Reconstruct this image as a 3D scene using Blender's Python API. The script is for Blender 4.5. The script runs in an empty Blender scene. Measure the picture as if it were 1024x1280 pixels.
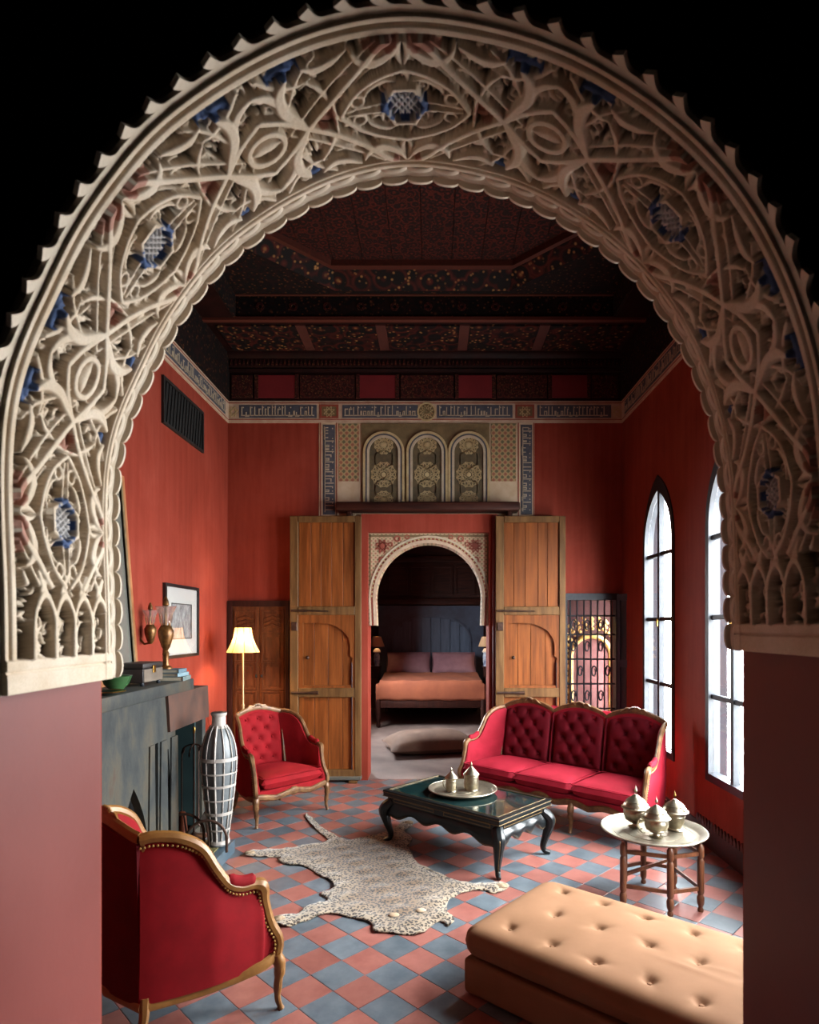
import bpy, bmesh, math, random
import numpy as np
from mathutils import Vector, Matrix
from mathutils.geometry import tessellate_polygon, delaunay_2d_cdt
random.seed(7); rng = np.random.default_rng(7)
PI = math.pi
sc = bpy.context.scene
COL = sc.collection

# ---------------------------------------------------------------- camera
F, H, CU, CV = 770.0, 1.85, 540.0, 783.0        # focal length in px of a 1024x1280 frame, eye height, vanishing point
cam = bpy.data.cameras.new('camera'); camo = bpy.data.objects.new('camera', cam); COL.objects.link(camo)
cam.sensor_fit = 'HORIZONTAL'; cam.sensor_width = 36.0; cam.lens = 36.0 * F / 1024
cam.shift_x = -(CU - 512) / 1024; cam.shift_y = (CV - 640) / 1024
cam.clip_start = 0.05; cam.clip_end = 80
camo.location = (0, 0, H); camo.rotation_euler = (PI / 2, 0, 0)
cam.dof.use_dof = True; cam.dof.focus_distance = 5.6; cam.dof.aperture_fstop = 5.0
sc.camera = camo

# ---------------------------------------------------------------- sky, exposure
world = bpy.data.worlds.new('sky'); sc.world = world; world.use_nodes = True
bg = world.node_tree.nodes['Background']
wt = world.node_tree                                  # bright overcast sky above a sunlit but darker ground
tcw = wt.nodes.new('ShaderNodeTexCoord'); sxw = wt.nodes.new('ShaderNodeSeparateXYZ'); wt.links.new(tcw.outputs['Generated'], sxw.inputs[0])
rw = wt.nodes.new('ShaderNodeValToRGB'); mw = wt.nodes.new('ShaderNodeMapRange'); mw.inputs[1].default_value = -0.35; mw.inputs[2].default_value = 0.35
wt.links.new(sxw.outputs[2], mw.inputs[0]); wt.links.new(mw.outputs[0], rw.inputs[0]); wt.links.new(rw.outputs[0], bg.inputs[0])
rw.color_ramp.elements[0].color = (0.24, 0.235, 0.23, 1); rw.color_ramp.elements[1].color = (0.95, 0.98, 1.0, 1)
bg.inputs[1].default_value = 98.0
sc.view_settings.view_transform = 'Standard'; sc.view_settings.look = 'None'
sc.view_settings.gamma = 1.0; sc.view_settings.use_curve_mapping = False
sc.view_settings.exposure = 0.0
sc.cycles.diffuse_bounces = 5; sc.cycles.max_bounces = 12; sc.cycles.sample_clamp_indirect = 6.0

XL, XR, YB, YF, YN = -2.484, 2.318, 7.5, 1.75, 1.27   # side walls, back wall, arch wall's room face and hall face
WINY = (6.31, 4.766, 3.22)                            # window centres on the right wall
WZ0, WZS, WZA, WHW = 0.57, 2.70, 3.38, 0.42           # window sill, spring, apex, half width
for k, wy in enumerate(WINY):                         # sky portals in the window openings (they only guide the sampling of the sky)
    l = bpy.data.lights.new('sky_portal', 'AREA'); l.shape = 'RECTANGLE'; l.size = 2.9; l.size_y = 0.86
    l.cycles.is_portal = True
    o = bpy.data.objects.new('sky_portal', l); COL.objects.link(o)
    o.location = (XR + 0.17, wy, 1.98); o.rotation_euler = (0, PI / 2, 0)
l = bpy.data.lights.new('sky_portal', 'AREA'); l.shape = 'RECTANGLE'; l.size = 1.1; l.size_y = .8; l.cycles.is_portal = True
o = bpy.data.objects.new('sky_portal', l); COL.objects.link(o); o.location = (-1.76, 10.0, 1.95); o.rotation_euler = (0, -PI / 2, 0)

# ---------------------------------------------------------------- helpers
ALB = 0.66                                           # swatch colours are taken down to this share, weakening bounced against direct light
def lin(c, k=None):
    k = ALB if k is None else k; r = []
    if tuple(c[:3]) == (255, 255, 255): k = 1.0
    for x in c[:3]:
        x /= 255.0
        r.append(k * (x / 12.92 if x <= 0.04045 else ((x + 0.055) / 1.055) ** 2.4))
    return (*r, 1.0)

class NT:
    def __init__(s, name):
        s.m = bpy.data.materials.new(name); s.m.use_nodes = True; s.t = s.m.node_tree
        s.b = s.t.nodes['Principled BSDF']; s.out = s.t.nodes['Material Output']
    def n(s, kind, ins=None, **kw):
        x = s.t.nodes.new(kind)
        for k, v in kw.items(): setattr(x, k, v)
        for k, v in (ins or {}).items():
            if isinstance(v, bpy.types.NodeSocket): s.t.links.new(v, x.inputs[k])
            else: x.inputs[k].default_value = v
        return x
    def set(s, k, v):
        if isinstance(v, bpy.types.NodeSocket): s.t.links.new(v, s.b.inputs[k])
        else: s.b.inputs[k].default_value = v
    def coord(s, kind='Object', scale=(1, 1, 1), rand=0.0):
        tc = s.n('ShaderNodeTexCoord')
        mp = s.n('ShaderNodeMapping', {'Vector': tc.outputs[kind], 'Scale': scale})
        if rand:
            oi = s.n('ShaderNodeObjectInfo')
            mu = s.n('ShaderNodeMath', {0: oi.outputs['Random'], 1: rand}, operation='MULTIPLY')
            s.t.links.new(mu.outputs[0], mp.inputs['Location'])
        return mp.outputs[0]
    def noise(s, co, scale=5, detail=5, rough=0.6, dist=0.0):
        return s.n('ShaderNodeTexNoise', {'Vector': co, 'Scale': scale, 'Detail': detail, 'Roughness': rough, 'Distortion': dist}).outputs['Fac']
    def ramp(s, fac, stops, interp='LINEAR'):
        r = s.n('ShaderNodeValToRGB', {'Fac': fac}); cr = r.color_ramp; cr.interpolation = interp
        while len(cr.elements) < len(stops): cr.elements.new(0.5)
        for e, (p, c) in zip(cr.elements, stops): e.position = p; e.color = c if len(c) == 4 and max(c) <= 1.0 else lin(c)
        return r.outputs['Color']
    def mix(s, fac, a, b, mode='MIX'):
        x = s.n('ShaderNodeMix', data_type='RGBA', blend_type=mode)
        for k, v in ((0, fac), (6, a), (7, b)):
            if isinstance(v, bpy.types.NodeSocket): s.t.links.new(v, x.inputs[k])
            elif k == 0: x.inputs[0].default_value = v
            else: x.inputs[k].default_value = v if (len(v) == 4 and max(v) <= 1.0) else lin(v)
        return x.outputs[2]
    def math(s, op, a, b=0.0):
        return s.n('ShaderNodeMath', {0: a, 1: b}, operation=op).outputs[0]
    def bump(s, h, strength=0.3, dist=0.01):
        x = s.n('ShaderNodeBump', {'Height': h, 'Strength': strength, 'Distance': dist})
        s.set('Normal', x.outputs[0])

def M(name, c1, c2=None, scale=4, rough=0.6, metal=0.0, bump=0.0, bscale=60, stretch=(1, 1, 1), lo=0.35, hi=0.65,
      rand=0.0, coat=0.0, sheen=0.0, spec=None, rvar=0.0, bstretch=None, bdist=0.004, alb=None):
    c1 = lin(c1, alb); c2 = lin(c2, alb) if c2 else None
    n = NT(name); n.set('Roughness', rough); n.set('Metallic', metal)
    if coat: n.set('Coat Weight', coat); n.set('Coat Roughness', 0.08)
    if sheen: n.set('Sheen Weight', sheen); n.set('Sheen Roughness', 0.45); n.set('Sheen Tint', c2 or c1)
    if spec is not None: n.set('Specular IOR Level', spec)
    if c2 is None and not bump: n.set('Base Color', c1); return n.m
    co = n.coord('Object', stretch, rand)
    f = n.noise(co, scale)
    col = n.ramp(f, [(lo, c1), (hi, c2 or c1)])
    if rvar:
        oi = n.n('ShaderNodeObjectInfo')
        hs = n.n('ShaderNodeHueSaturation', {'Color': col, 'Value': n.n('ShaderNodeMapRange', {0: oi.outputs['Random'], 3: 1 - rvar, 4: 1 + rvar}).outputs[0]})
        col = hs.outputs[0]
    n.set('Base Color', col)
    if rough: n.set('Roughness', n.n('ShaderNodeMapRange', {0: f, 3: max(0.02, rough - 0.08), 4: min(1, rough + 0.08)}).outputs[0])
    if bump: n.bump(n.noise(n.coord('Object', bstretch or stretch, rand), bscale, 3), bump, bdist)
    return n.m

class MB:
    def __init__(s): s.v = []; s.f = []
    def add(s, vs, fs):
        o = len(s.v); s.v.extend([tuple(p) for p in vs]); s.f.extend([tuple(i + o for i in f) for f in fs]); return s
    def box(s, x0, x1, y0, y1, z0, z1):
        return s.add([(x0, y0, z0), (x1, y0, z0), (x1, y1, z0), (x0, y1, z0), (x0, y0, z1), (x1, y0, z1), (x1, y1, z1), (x0, y1, z1)],
                     [(0, 3, 2, 1), (4, 5, 6, 7), (0, 1, 5, 4), (1, 2, 6, 5), (2, 3, 7, 6), (3, 0, 4, 7)])
    def rbox(s, x0, x1, y0, y1, z0, z1, r=0.02, seg=3):
        bm = bmesh.new(); bmesh.ops.create_cube(bm, size=1.0)
        for v in bm.verts: v.co = Vector(((x0 + x1) / 2 + v.co.x * (x1 - x0), (y0 + y1) / 2 + v.co.y * (y1 - y0), (z0 + z1) / 2 + v.co.z * (z1 - z0)))
        bmesh.ops.bevel(bm, geom=bm.edges[:], offset=r, segments=seg, affect='EDGES', profile=0.5)
        bm.verts.index_update(); s.add([v.co[:] for v in bm.verts], [[v.index for v in f.verts] for f in bm.faces]); bm.free(); return s
    def loft(s, rows, cu=False, cv=False, cap=True):
        n = len(rows[0]); m = len(rows)
        vs = [p for r in rows for p in r]; fs = []
        for i in range(m if cv else m - 1):
            i2 = (i + 1) % m
            for j in range(n if cu else n - 1):
                j2 = (j + 1) % n
                fs.append((i * n + j, i * n + j2, i2 * n + j2, i2 * n + j))
        if cap and cu and not cv:
            fs.append(tuple(range(n - 1, -1, -1))); fs.append(tuple((m - 1) * n + j for j in range(n)))
        return s.add(vs, fs)
    def tube(s, pts, r, n=8, closed=False, flat=None, up=None, cap=True):
        pts = [Vector(p) for p in pts]; m = len(pts)
        rs = r if isinstance(r, (list, tuple)) else [r] * m
        rows = []; prev = None
        for i, p in enumerate(pts):
            if closed: t = pts[(i + 1) % m] - pts[i - 1]
            else: t = pts[min(i + 1, m - 1)] - pts[max(i - 1, 0)]
            if t.length < 1e-9: t = Vector((0, 0, 1))
            t.normalize()
            if up is not None: a = Vector(up) - t * t.dot(Vector(up))
            elif prev is None: a = t.orthogonal()
            else: a = prev - t * t.dot(prev)
            if a.length < 1e-6: a = t.orthogonal()
            a.normalize(); prev = a; b = t.cross(a)
            fa, fb = flat or (1, 1)
            rows.append([p + (a * math.cos(k * 2 * PI / n) * fa + b * math.sin(k * 2 * PI / n) * fb) * rs[i] for k in range(n)])
        return s.loft(rows, cu=True, cv=closed, cap=cap)
    def bar(s, p0, p1, w, h, up=(0, 0, 1)):
        p0, p1 = Vector(p0), Vector(p1); t = (p1 - p0).normalized(); u = Vector(up); u = (u - t * t.dot(u))
        if u.length < 1e-5: u = t.orthogonal()
        u.normalize(); w_ = t.cross(u)
        q = [(-.5, -.5), (.5, -.5), (.5, .5), (-.5, .5)]
        return s.loft([[p + w_ * (a * w) + u * (b * h) for a, b in q] for p in (p0, p1)], cu=True)
    def lathe(s, prof, n=24, c=(0, 0, 0), cap=True):
        rows = [[(c[0] + r * math.cos(k * 2 * PI / n), c[1] + r * math.sin(k * 2 * PI / n), c[2] + z) for k in range(n)] for r, z in prof]
        return s.loft(rows, cu=True, cap=cap)
    def ell(s, c, r, n=10, m=6):
        rows = []
        for i in range(m + 1):
            a = -PI / 2 + PI * max(0.03, min(m - 0.03, i)) / m
            rows.append([(c[0] + r[0] * math.cos(a) * math.cos(2 * PI * k / n), c[1] + r[1] * math.cos(a) * math.sin(2 * PI * k / n), c[2] + r[2] * math.sin(a)) for k in range(n)])
        return s.loft(rows, cu=True)
    def plate(s, outer, holes, fn, d0, d1):
        loops = [list(outer)] + [list(h) for h in holes]
        tri = tessellate_polygon([[Vector((a, b, 0)) for a, b in lp] for lp in loops])
        flat = [p for lp in loops for p in lp]; n = len(flat)
        vs = [fn(a, b, d0) for a, b in flat] + [fn(a, b, d1) for a, b in flat]
        fs = [tuple(t) for t in tri] + [tuple(i + n for i in reversed(t)) for t in tri]
        k = 0
        for lp in loops:
            m = len(lp)
            for i in range(m): fs.append((k + i, k + (i + 1) % m, n + k + (i + 1) % m, n + k + i))
            k += m
        return s.add(vs, fs)
    def xf(s, mat):
        s.v = [tuple(mat @ Vector(p)) for p in s.v]; return s
    def build(s, name, mat, parent=None, smooth=35, fix=True, mats=None):
        me = bpy.data.meshes.new(name); me.from_pydata(s.v, [], s.f)
        if fix:
            bm = bmesh.new(); bm.from_mesh(me); bmesh.ops.recalc_face_normals(bm, faces=bm.faces[:]); bm.to_mesh(me); bm.free()
        if mat: me.materials.append(mat)
        if smooth:
            me.polygons.foreach_set('use_smooth', [True] * len(me.polygons)); me.set_sharp_from_angle(angle=math.radians(smooth))
        me.update()
        o = bpy.data.objects.new(name, me); COL.objects.link(o)
        if parent: o.parent = parent
        return o

def tag(o, label=None, cat=None, group=None, kind=None):
    if label: o['label'] = label
    if cat: o['category'] = cat
    if group: o['group'] = group
    if kind: o['kind'] = kind
    return o
def thing(name, label, cat, loc=(0, 0, 0), rz=0.0, group=None, kind=None):
    o = bpy.data.objects.new(name, None); COL.objects.link(o); o.location = loc; o.rotation_euler = (0, 0, rz)
    o.empty_display_size = 0.1
    return tag(o, label, cat, group, kind)
def stuff(o): o['kind'] = 'stuff'; return o
def dup(root, loc, rz, label=None):
    r = root.copy(); COL.objects.link(r); r.location = loc; r.rotation_euler = (0, 0, rz)
    if label: r['label'] = label
    for ch in list(root.children):
        c = ch.copy(); COL.objects.link(c); c.parent = r
        for g in list(ch.children):
            d = g.copy(); COL.objects.link(d); d.parent = c
    return r
def cr(pts, n=6, closed=False):                       # Catmull-Rom through points of any dimension
    P = [np.array(p, float) for p in pts]; m = len(P); out = []
    for i in range(m if closed else m - 1):
        p0 = P[(i - 1) % m] if closed or i > 0 else 2 * P[0] - P[1]
        p1 = P[i]; p2 = P[(i + 1) % m]
        p3 = P[(i + 2) % m] if closed or i + 2 < m else 2 * P[-1] - P[-2]
        for k in range(n):
            t = k / n
            out.append(0.5 * ((2 * p1) + (-p0 + p2) * t + (2 * p0 - 5 * p1 + 4 * p2 - p3) * t * t + (-p0 + 3 * p1 - 3 * p2 + p3) * t ** 3))
    if not closed: out.append(P[-1])
    return out
def W(u, v, Y): return Vector(((u - CU) * Y / F, Y, H - (v - CV) * Y / F))
def FL(u, v):
    Y = F * H / (v - CV); return Vector(((u - CU) * Y / F, Y))
XZ = lambda a, b, d: (a, d, b)        # plate in the x-z plane, depth along y
YZ = lambda a, b, d: (d, a, b)        # plate in the y-z plane, depth along x
XY = lambda a, b, d: (a, b, d)        # plate in the x-y plane, depth along z
def rect(a0, a1, b0, b1): return [(a0, b0), (a1, b0), (a1, b1), (a0, b1)]

# ---------------------------------------------------------------- materials
def wall_mat():
    n = NT('red_limewash')
    co = n.coord('Object', (1, 1, 1)); big = n.noise(co, 1.1, 6, 0.6, 0.4); st = n.noise(n.coord('Object', (9, 9, 0.7)), 1.6, 6, 0.65)
    a = n.ramp(big, [(0.25, (124, 44, 30)), (0.5, (150, 57, 41)), (0.75, (172, 80, 64))])
    b = n.ramp(st, [(0.3, (132, 48, 33)), (0.7, (168, 77, 61))])
    n.set('Base Color', n.mix(0.45, a, b)); n.set('Roughness', 0.7); n.set('Specular IOR Level', 0.12)
    n.bump(n.noise(co, 24, 5), 0.12, 0.01); return n.m
MAT = {}
MAT['wall'] = wall_mat()
MAT['hall'] = M('hall_shade_plaster', (20, 10, 9), rough=0.9, spec=0.1)  # near-black colour stands in for the hall's lack of light
MAT['jamb'] = M('pink_red_plaster', (120, 52, 45), (130, 60, 52), scale=2.5, spec=0.3, rough=0.5, bump=0.1, bscale=30)
MAT['grout'] = M('grey_grout', (122, 110, 104), (140, 128, 120), scale=20, rough=0.9)
MAT['tile_red'] = M('terracotta_tile', (150, 90, 81), (172, 110, 99), scale=9, rough=0.34, rand=40, rvar=0.13, bump=0.05, bscale=60)
MAT['tile_blue'] = M('slate_blue_tile', (90, 101, 110), (117, 127, 134), scale=9, rough=0.32, rand=40, rvar=0.16, bump=0.05, bscale=60)
MAT['gilt'] = M('worn_gilt_wood', (88, 54, 30), (142, 102, 62), scale=14, rough=0.42, metal=0.25, bump=0.2, bscale=70)
MAT['gold_wood'] = M('golden_wood', (128, 84, 36), (158, 108, 52), scale=10, rough=0.4, metal=0.1, bump=0.1, bscale=50)
MAT['velvet'] = M('crimson_velvet', (126, 10, 18), (146, 17, 26), scale=7, rough=0.85, sheen=0.3, spec=0.15, bump=0.1, bscale=240, bdist=0.001)
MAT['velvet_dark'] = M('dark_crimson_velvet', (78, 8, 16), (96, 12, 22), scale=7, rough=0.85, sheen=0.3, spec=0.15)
MAT['velvet_pink'] = M('rose_crimson_velvet', (148, 20, 38), (166, 31, 51), scale=7, rough=0.8, sheen=0.3, spec=0.15, bump=0.1, bscale=240, bdist=0.001)
MAT['tuft'] = M('tufted_wine_velvet', (98, 8, 24), (118, 14, 32), scale=7, rough=0.8, sheen=0.3, spec=0.15)
MAT['brass'] = M('brass', (150, 110, 50), (190, 150, 80), scale=30, rough=0.3, metal=1.0)
MAT['nail'] = M('brass_nail_heads', (206, 160, 84), (224, 184, 110), scale=30, rough=0.4, metal=0.4)
MAT['silver'] = M('engraved_silver', (176, 164, 140), (206, 194, 170), scale=30, rough=0.34, metal=1.0, bump=0.25, bscale=110, bdist=0.002)
MAT['silver_dull'] = M('brushed_silver', (168, 158, 138), (190, 180, 160), scale=20, rough=0.42, metal=0.9)
MAT['lacquer'] = M('black_lacquer', (12, 16, 18), (20, 26, 28), scale=8, rough=0.34, spec=0.3)
MAT['gold_line'] = M('gold_leaf_line', (104, 84, 50), (138, 112, 72), scale=30, rough=0.45, metal=0.5)
MAT['iron'] = M('blue_black_iron', (30, 34, 40), (46, 50, 58), scale=20, rough=0.5, metal=0.3)
MAT['iron_brown'] = M('rusty_iron', (58, 42, 36), (92, 66, 54), scale=20, rough=0.5, metal=0.7)
MAT['door_wood'] = M('amber_cedar', spec=0.2, c1=(108, 56, 20), c2=(150, 84, 36), scale=3, rough=0.5, stretch=(7, 7, 0.5), rand=30, rvar=0.12, bump=0.2, bscale=14, bstretch=(9, 9, 0.6))
MAT['door_frame'] = M('worn_olive_cedar', spec=0.2, c1=(90, 60, 30), c2=(124, 90, 52), scale=3, rough=0.55, stretch=(6, 6, 0.6), rand=30, bump=0.25, bscale=14)
MAT['dark_wood'] = M('dark_walnut', spec=0.2, c1=(40, 18, 14), c2=(66, 32, 24), scale=4, rough=0.5, stretch=(6, 6, 0.6), bump=0.15, bscale=20)
MAT['dark_wood_x'] = M('dark_walnut_beam', spec=0.2, c1=(40, 18, 14), c2=(70, 34, 24), scale=4, rough=0.5, stretch=(0.6, 6, 6), bump=0.15, bscale=20)
MAT['brown_wood'] = M('carved_brown_wood', spec=0.2, c1=(84, 44, 24), c2=(122, 70, 40), scale=4, rough=0.5, stretch=(5, 5, 0.8), bump=0.25, bscale=24, rand=20)
MAT['stand_wood'] = M('turned_walnut', (86, 46, 26), (122, 72, 42), scale=6, rough=0.4, stretch=(6, 6, 1))
MAT['ochre'] = M('ochre_canvas', (140, 100, 70), (154, 112, 82), scale=3, rough=0.85, spec=0.15, bump=0.12, bscale=200, bdist=0.001)
MAT['cream'] = M('cream_plaster', (214, 186, 152), (226, 202, 172), scale=8, rough=0.7, bump=0.15, bscale=50)
MAT['pale_plaster'] = M('pale_carved_plaster', (196, 166, 140), (216, 190, 164), scale=10, rough=0.7, bump=0.2, bscale=60)
MAT['band_blue'] = M('slate_blue_ground', (70, 74, 88), (92, 94, 104), scale=12, rough=0.6)
MAT['script'] = M('bone_script', (196, 178, 152), (214, 198, 172), scale=14, rough=0.6)
MAT['red_line'] = M('brick_red_paint', (156, 74, 56), rough=0.6)
MAT['olive'] = M('olive_ochre_ground', (112, 94, 62), (136, 114, 78), scale=12, rough=0.6)
MAT['strap'] = M('ochre_strapwork', (196, 170, 120), (216, 194, 146), scale=12, rough=0.6)
MAT['rosette'] = M('dark_olive_rosette', (84, 74, 54), (112, 96, 66), scale=16, rough=0.6)
MAT['dim_reveal'] = M('dimmed_reveal', (40, 37, 41), (46, 43, 47), scale=3, rough=0.95, spec=0.05, alb=0.5)  # reveal colour darkened to hold down the strong sky light
# ---------------------------------------------------------------- setting: walls
def pointed(cy, hw, z0, zs, za, n=9):
    rise = za - zs; R = (hw * hw + rise * rise) / (2 * hw)
    a1 = math.asin(rise / R)
    rt = [(cy + hw - R + R * math.cos(a1 * k / n), zs + R * math.sin(a1 * k / n)) for k in range(n + 1)]
    lf = [(2 * cy - a, b) for a, b in reversed(rt[:-1])]
    return [(cy - hw, z0), (cy + hw, z0)] + rt + lf
def struct(name, mb, mat, label=None, cat=None, parent=None, **k):
    o = mb.build(name, mat, parent, **k)
    if parent is None: tag(o, label, cat, None, 'structure')
    return o
ZT = 5.75
m = MB().plate(rect(1.70, 7.9, 0, ZT), [pointed(y, WHW, WZ0, WZS, WZA) for y in WINY], YZ, XR, XR + 0.16)
wall_right = struct('wall_right', m, MAT['wall'], 'red limewashed side wall pierced by tall pointed windows', 'wall')
# outer window reveals, shade put into their colour so the sky leaves them grey
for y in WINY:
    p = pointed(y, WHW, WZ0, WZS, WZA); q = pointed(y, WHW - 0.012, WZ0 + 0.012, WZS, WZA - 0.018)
    struct('reveal_lining', MB().plate(p, [q], YZ, XR + 0.085, XR + 0.165), MAT['dim_reveal'], parent=wall_right)
wall_left = struct('wall_left', MB().box(XL - 0.25, XL, 1.70, 7.9, 0, ZT), MAT['wall'], 'red limewashed wall behind the fireplace', 'wall')
DX0, DX1, DZ = -0.775, 0.69, 2.98                 # doorway in the back wall
GX0, GX1, GZ0, GZ1 = 1.62, 2.25, 0.55, 2.20       # grilled opening
m = MB().plate([(XL, 0), (DX0, 0), (DX0, DZ), (DX1, DZ), (DX1, 0), (XR, 0), (XR, ZT), (XL, ZT)], [rect(GX0, GX1, GZ0, GZ1)], XZ, YB, 7.78)
wall_back = struct('wall_back', m, MAT['wall'], 'red limewashed end wall with the bedroom doorway', 'wall')

# ---------------------------------------------------------------- stucco arch: profile of its room-side edge
AP = [(156, 846), (155, 800), (155, 751), (152, 693), (151, 634), (156, 572), (172, 521), (195, 474), (219, 422), (253, 375), (285, 335),
      (325, 304), (369, 275), (425, 248), (470, 236), (512, 230), (555, 234), (600, 243), (646, 256), (696, 281), (746, 314), (792, 356),
      (829, 403), (852, 445), (868, 482), (882, 525), (891, 564), (898, 634), (901, 700), (902, 751), (904, 812)]
K = YF / F
apx = [((u - CU) * K, H - (v - CV) * K) for u, v in AP]
dense = np.array(cr(apx, 16))
def resample(c, step):
    d = np.r_[0, np.cumsum(np.linalg.norm(np.diff(c, axis=0), axis=1))]
    n = int(round(d[-1] / step)); s = np.linspace(0, d[-1], n + 1)
    return np.c_[np.interp(s, d, c[:, 0]), np.interp(s, d, c[:, 1])], s
def normals(c):                                    # pointing into the opening
    t = np.gradient(c, axis=0); t /= np.linalg.norm(t, axis=1)[:, None]
    return np.c_[t[:, 1], -t[:, 0]]
def smooth(c, k):
    c = c.copy()
    for _ in range(k): c[1:-1] = 0.25 * c[:-2] + 0.5 * c[1:-1] + 0.25 * c[2:]
    return c
edge, _ = resample(dense, 0.01); edge = smooth(edge, 60)
base = edge - normals(edge) * 0.030                # soffit ground line
base, bs = resample(smooth(base, 20), 0.0026)
bn = normals(base); bn = np.c_[np.convolve(np.pad(bn[:, 0], 20, 'edge'), np.ones(41) / 41, 'valid'), np.convolve(np.pad(bn[:, 1], 20, 'edge'), np.ones(41) / 41, 'valid')]
bn /= np.linalg.norm(bn, axis=1)[:, None]
L = bs[-1]; SA = bs[np.argmin(np.abs(base[:, 0] - (511 - CU) * K) + 10 * (base[:, 1] < 2.8))]
# hall/room dividing wall with the arched opening
hole = (base - bn * 0.030)[::14]
JL, JR = (127 - CU) * K, (929 - CU) * K
hp = [(JL, 0.0), (JL, base[0, 1])] + [(min(max(x, JL), JR), z) for x, z in hole[1:-1]] + [(JR, base[-1, 1]), (JR, 0.0)]
outer = [(-2.6, 0)] + hp + [(2.6, 0), (2.6, ZT), (-2.6, ZT)]
wall_near = struct('wall_near', MB().plate(outer, [], XZ, YN + 0.012, YF - 0.004), MAT['jamb'], 'thick pink plastered wall around the carved archway', 'wall')
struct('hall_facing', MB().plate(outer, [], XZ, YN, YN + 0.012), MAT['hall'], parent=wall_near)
struct('room_facing', MB().plate(outer, [], XZ, YF - 0.004, YF), MAT['wall'], parent=wall_near)
# dark hall the photographer stands in
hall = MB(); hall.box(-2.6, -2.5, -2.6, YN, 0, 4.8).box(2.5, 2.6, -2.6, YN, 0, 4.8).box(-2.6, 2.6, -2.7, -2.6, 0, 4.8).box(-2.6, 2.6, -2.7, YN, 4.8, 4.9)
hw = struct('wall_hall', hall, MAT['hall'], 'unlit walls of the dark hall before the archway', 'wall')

# ---------------------------------------------------------------- carved relief
YC0, YC1 = 1.312, 1.648                            # carved field: hall side, room side
PER = 0.735; HB = (YC1 - YC0) / 2; YM = (YC0 + YC1) / 2
Ys = np.r_[np.arange(YN, YF - 0.018, 0.0026)]
NS, NY = len(bs), len(Ys)
Hh = np.zeros((NS, NY)); paint = np.zeros((NS, NY), int)
ds, dy = bs[1] - bs[0], Ys[1] - Ys[0]
def stamp(s, y, r, h, sharp=3.0, pid=None):
    i0, i1 = max(0, int((s - r) / ds)), min(NS, int((s + r) / ds) + 2)
    j0, j1 = max(0, int((y - r - Ys[0]) / dy)), min(NY, int((y + r - Ys[0]) / dy) + 2)
    if i0 >= i1 or j0 >= j1: return
    d = np.hypot(bs[i0:i1, None] - s, Ys[None, j0:j1] - y) / r
    e = np.clip((1 - d) * sharp, 0, 1); e = e * (2 - e)
    hh = h * e; blk = Hh[i0:i1, j0:j1]; msk = hh > blk
    blk[msk] = hh[msk]
    if pid is not None:
        pb = paint[i0:i1, j0:j1]; pb[(d < 0.95)] = pid
def stroke(pts, w, h=1.0, sharp=2.2, pid=None):    # points (a along the arch from a motif centre, b across) with widths
    ps = np.array(cr(pts, 5)); ws = np.interp(np.linspace(0, 1, len(ps)), np.linspace(0, 1, len(w)), w) if isinstance(w, (list, tuple)) else np.full(len(ps), w)
    for i in range(len(ps) - 1):
        n = max(1, int(np.hypot(*(ps[i + 1] - ps[i])) / 0.0035))
        for k in range(n):
            f = k / n; p = ps[i] * (1 - f) + ps[i + 1] * f
            yield p[0], p[1], ws[i] * (1 - f) + ws[i + 1] * f, h, sharp, pid
motif = []
def S(pts, w, h=1.0, sharp=2.2, pid=None, mt=True): motif.append((list(stroke(pts, w, h, sharp, pid)), mt))
q = PER / 2
S([(0.030, 0.168), (0.06, 0.150), (0.115, 0.10), (0.185, 0.045), (0.25, 0.0), (0.31, -0.045), (q, -0.075)], [.012, .011, .010, .011, .010, .010, .010])
S([(0, .168), (.03, .135), (.07, .118), (.105, .13), (.12, .155)], [.004, .016, .021, .014, .004], .95, 1.6)
S([(0, .168), (.012, .13), (0, .10)], [.003, .012, .004], .8, 1.5)
S([(0, .098), (.06, .082), (.12, .05), (.165, 0)], [.008, .0075, .0075, .008])
S([(.02, .062), (.05, .066), (.085, .05), (.10, .03)], [.003, .011, .009, .003], .8, 1.6)
S([(.052, .012), (.09, .010), (.15, .006)], [.006, .005, .005], .9)
S([(.118 + .017 * math.cos(a), .026 + .013 * math.sin(a)) for a in np.linspace(0, 6.28, 9)], .0055, .85)
S([(.25, 0), (.275, .035), (.30, .07), (.30, .112), (.275, .145)], [.007, .016, .024, .022, .008], 1.0, 1.6)
S([(.30, .085), (.33, .12), (q, .138)], [.018, .017, .010], .95, 1.6)
S([(.13, .160), (.165, .142), (.205, .135), (.24, .150)], [.006, .015, .017, .006], .9, 1.6)
S([(.185, .045), (.205, .085), (.235, .115)], [.006, .010, .004], .85, 1.8)
S([(.11, .10), (.15, .10), (.18, .085), (.19, .065)], [.004, .010, .010, .004], .7, 1.8)
S([(q - .050 * math.cos(a), .037 * math.sin(a)) for a in np.linspace(0, PI, 9)], .011, 1.0)
S([(q - .040, 0), (q - .018, .002), (q, 0)], [.008, .027, .034], .92, 1.0)
S([(.178, -.045), (.176, 0.0), (.178, .045)], .006, .9, mt=False)
S([(.178, .045), (.205, .028), (.24, 0)], .006, .9)
S([(.19, .012), (.20, .010), (.215, .006)], [.016, .014, .010], .45, 1.2, 3)
for a in np.linspace(0, 2 * PI, 7)[:-1]:
    b = a + PI / 3
    S([(.053 * math.cos(a), .055 * math.sin(a)), (.053 * math.cos(b), .055 * math.sin(b))], .0075, 1.0, mt=False)
S([(-.03, 0), (0, 0), (.03, 0)], [.034, .046, .034], .42, 4, 1, mt=False)
for dd in (-.024, -.008, .008, .024):
    S([(dd - .022, -.028), (dd + .022, .028)], .0042, .75, 2, 2, mt=False)
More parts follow.
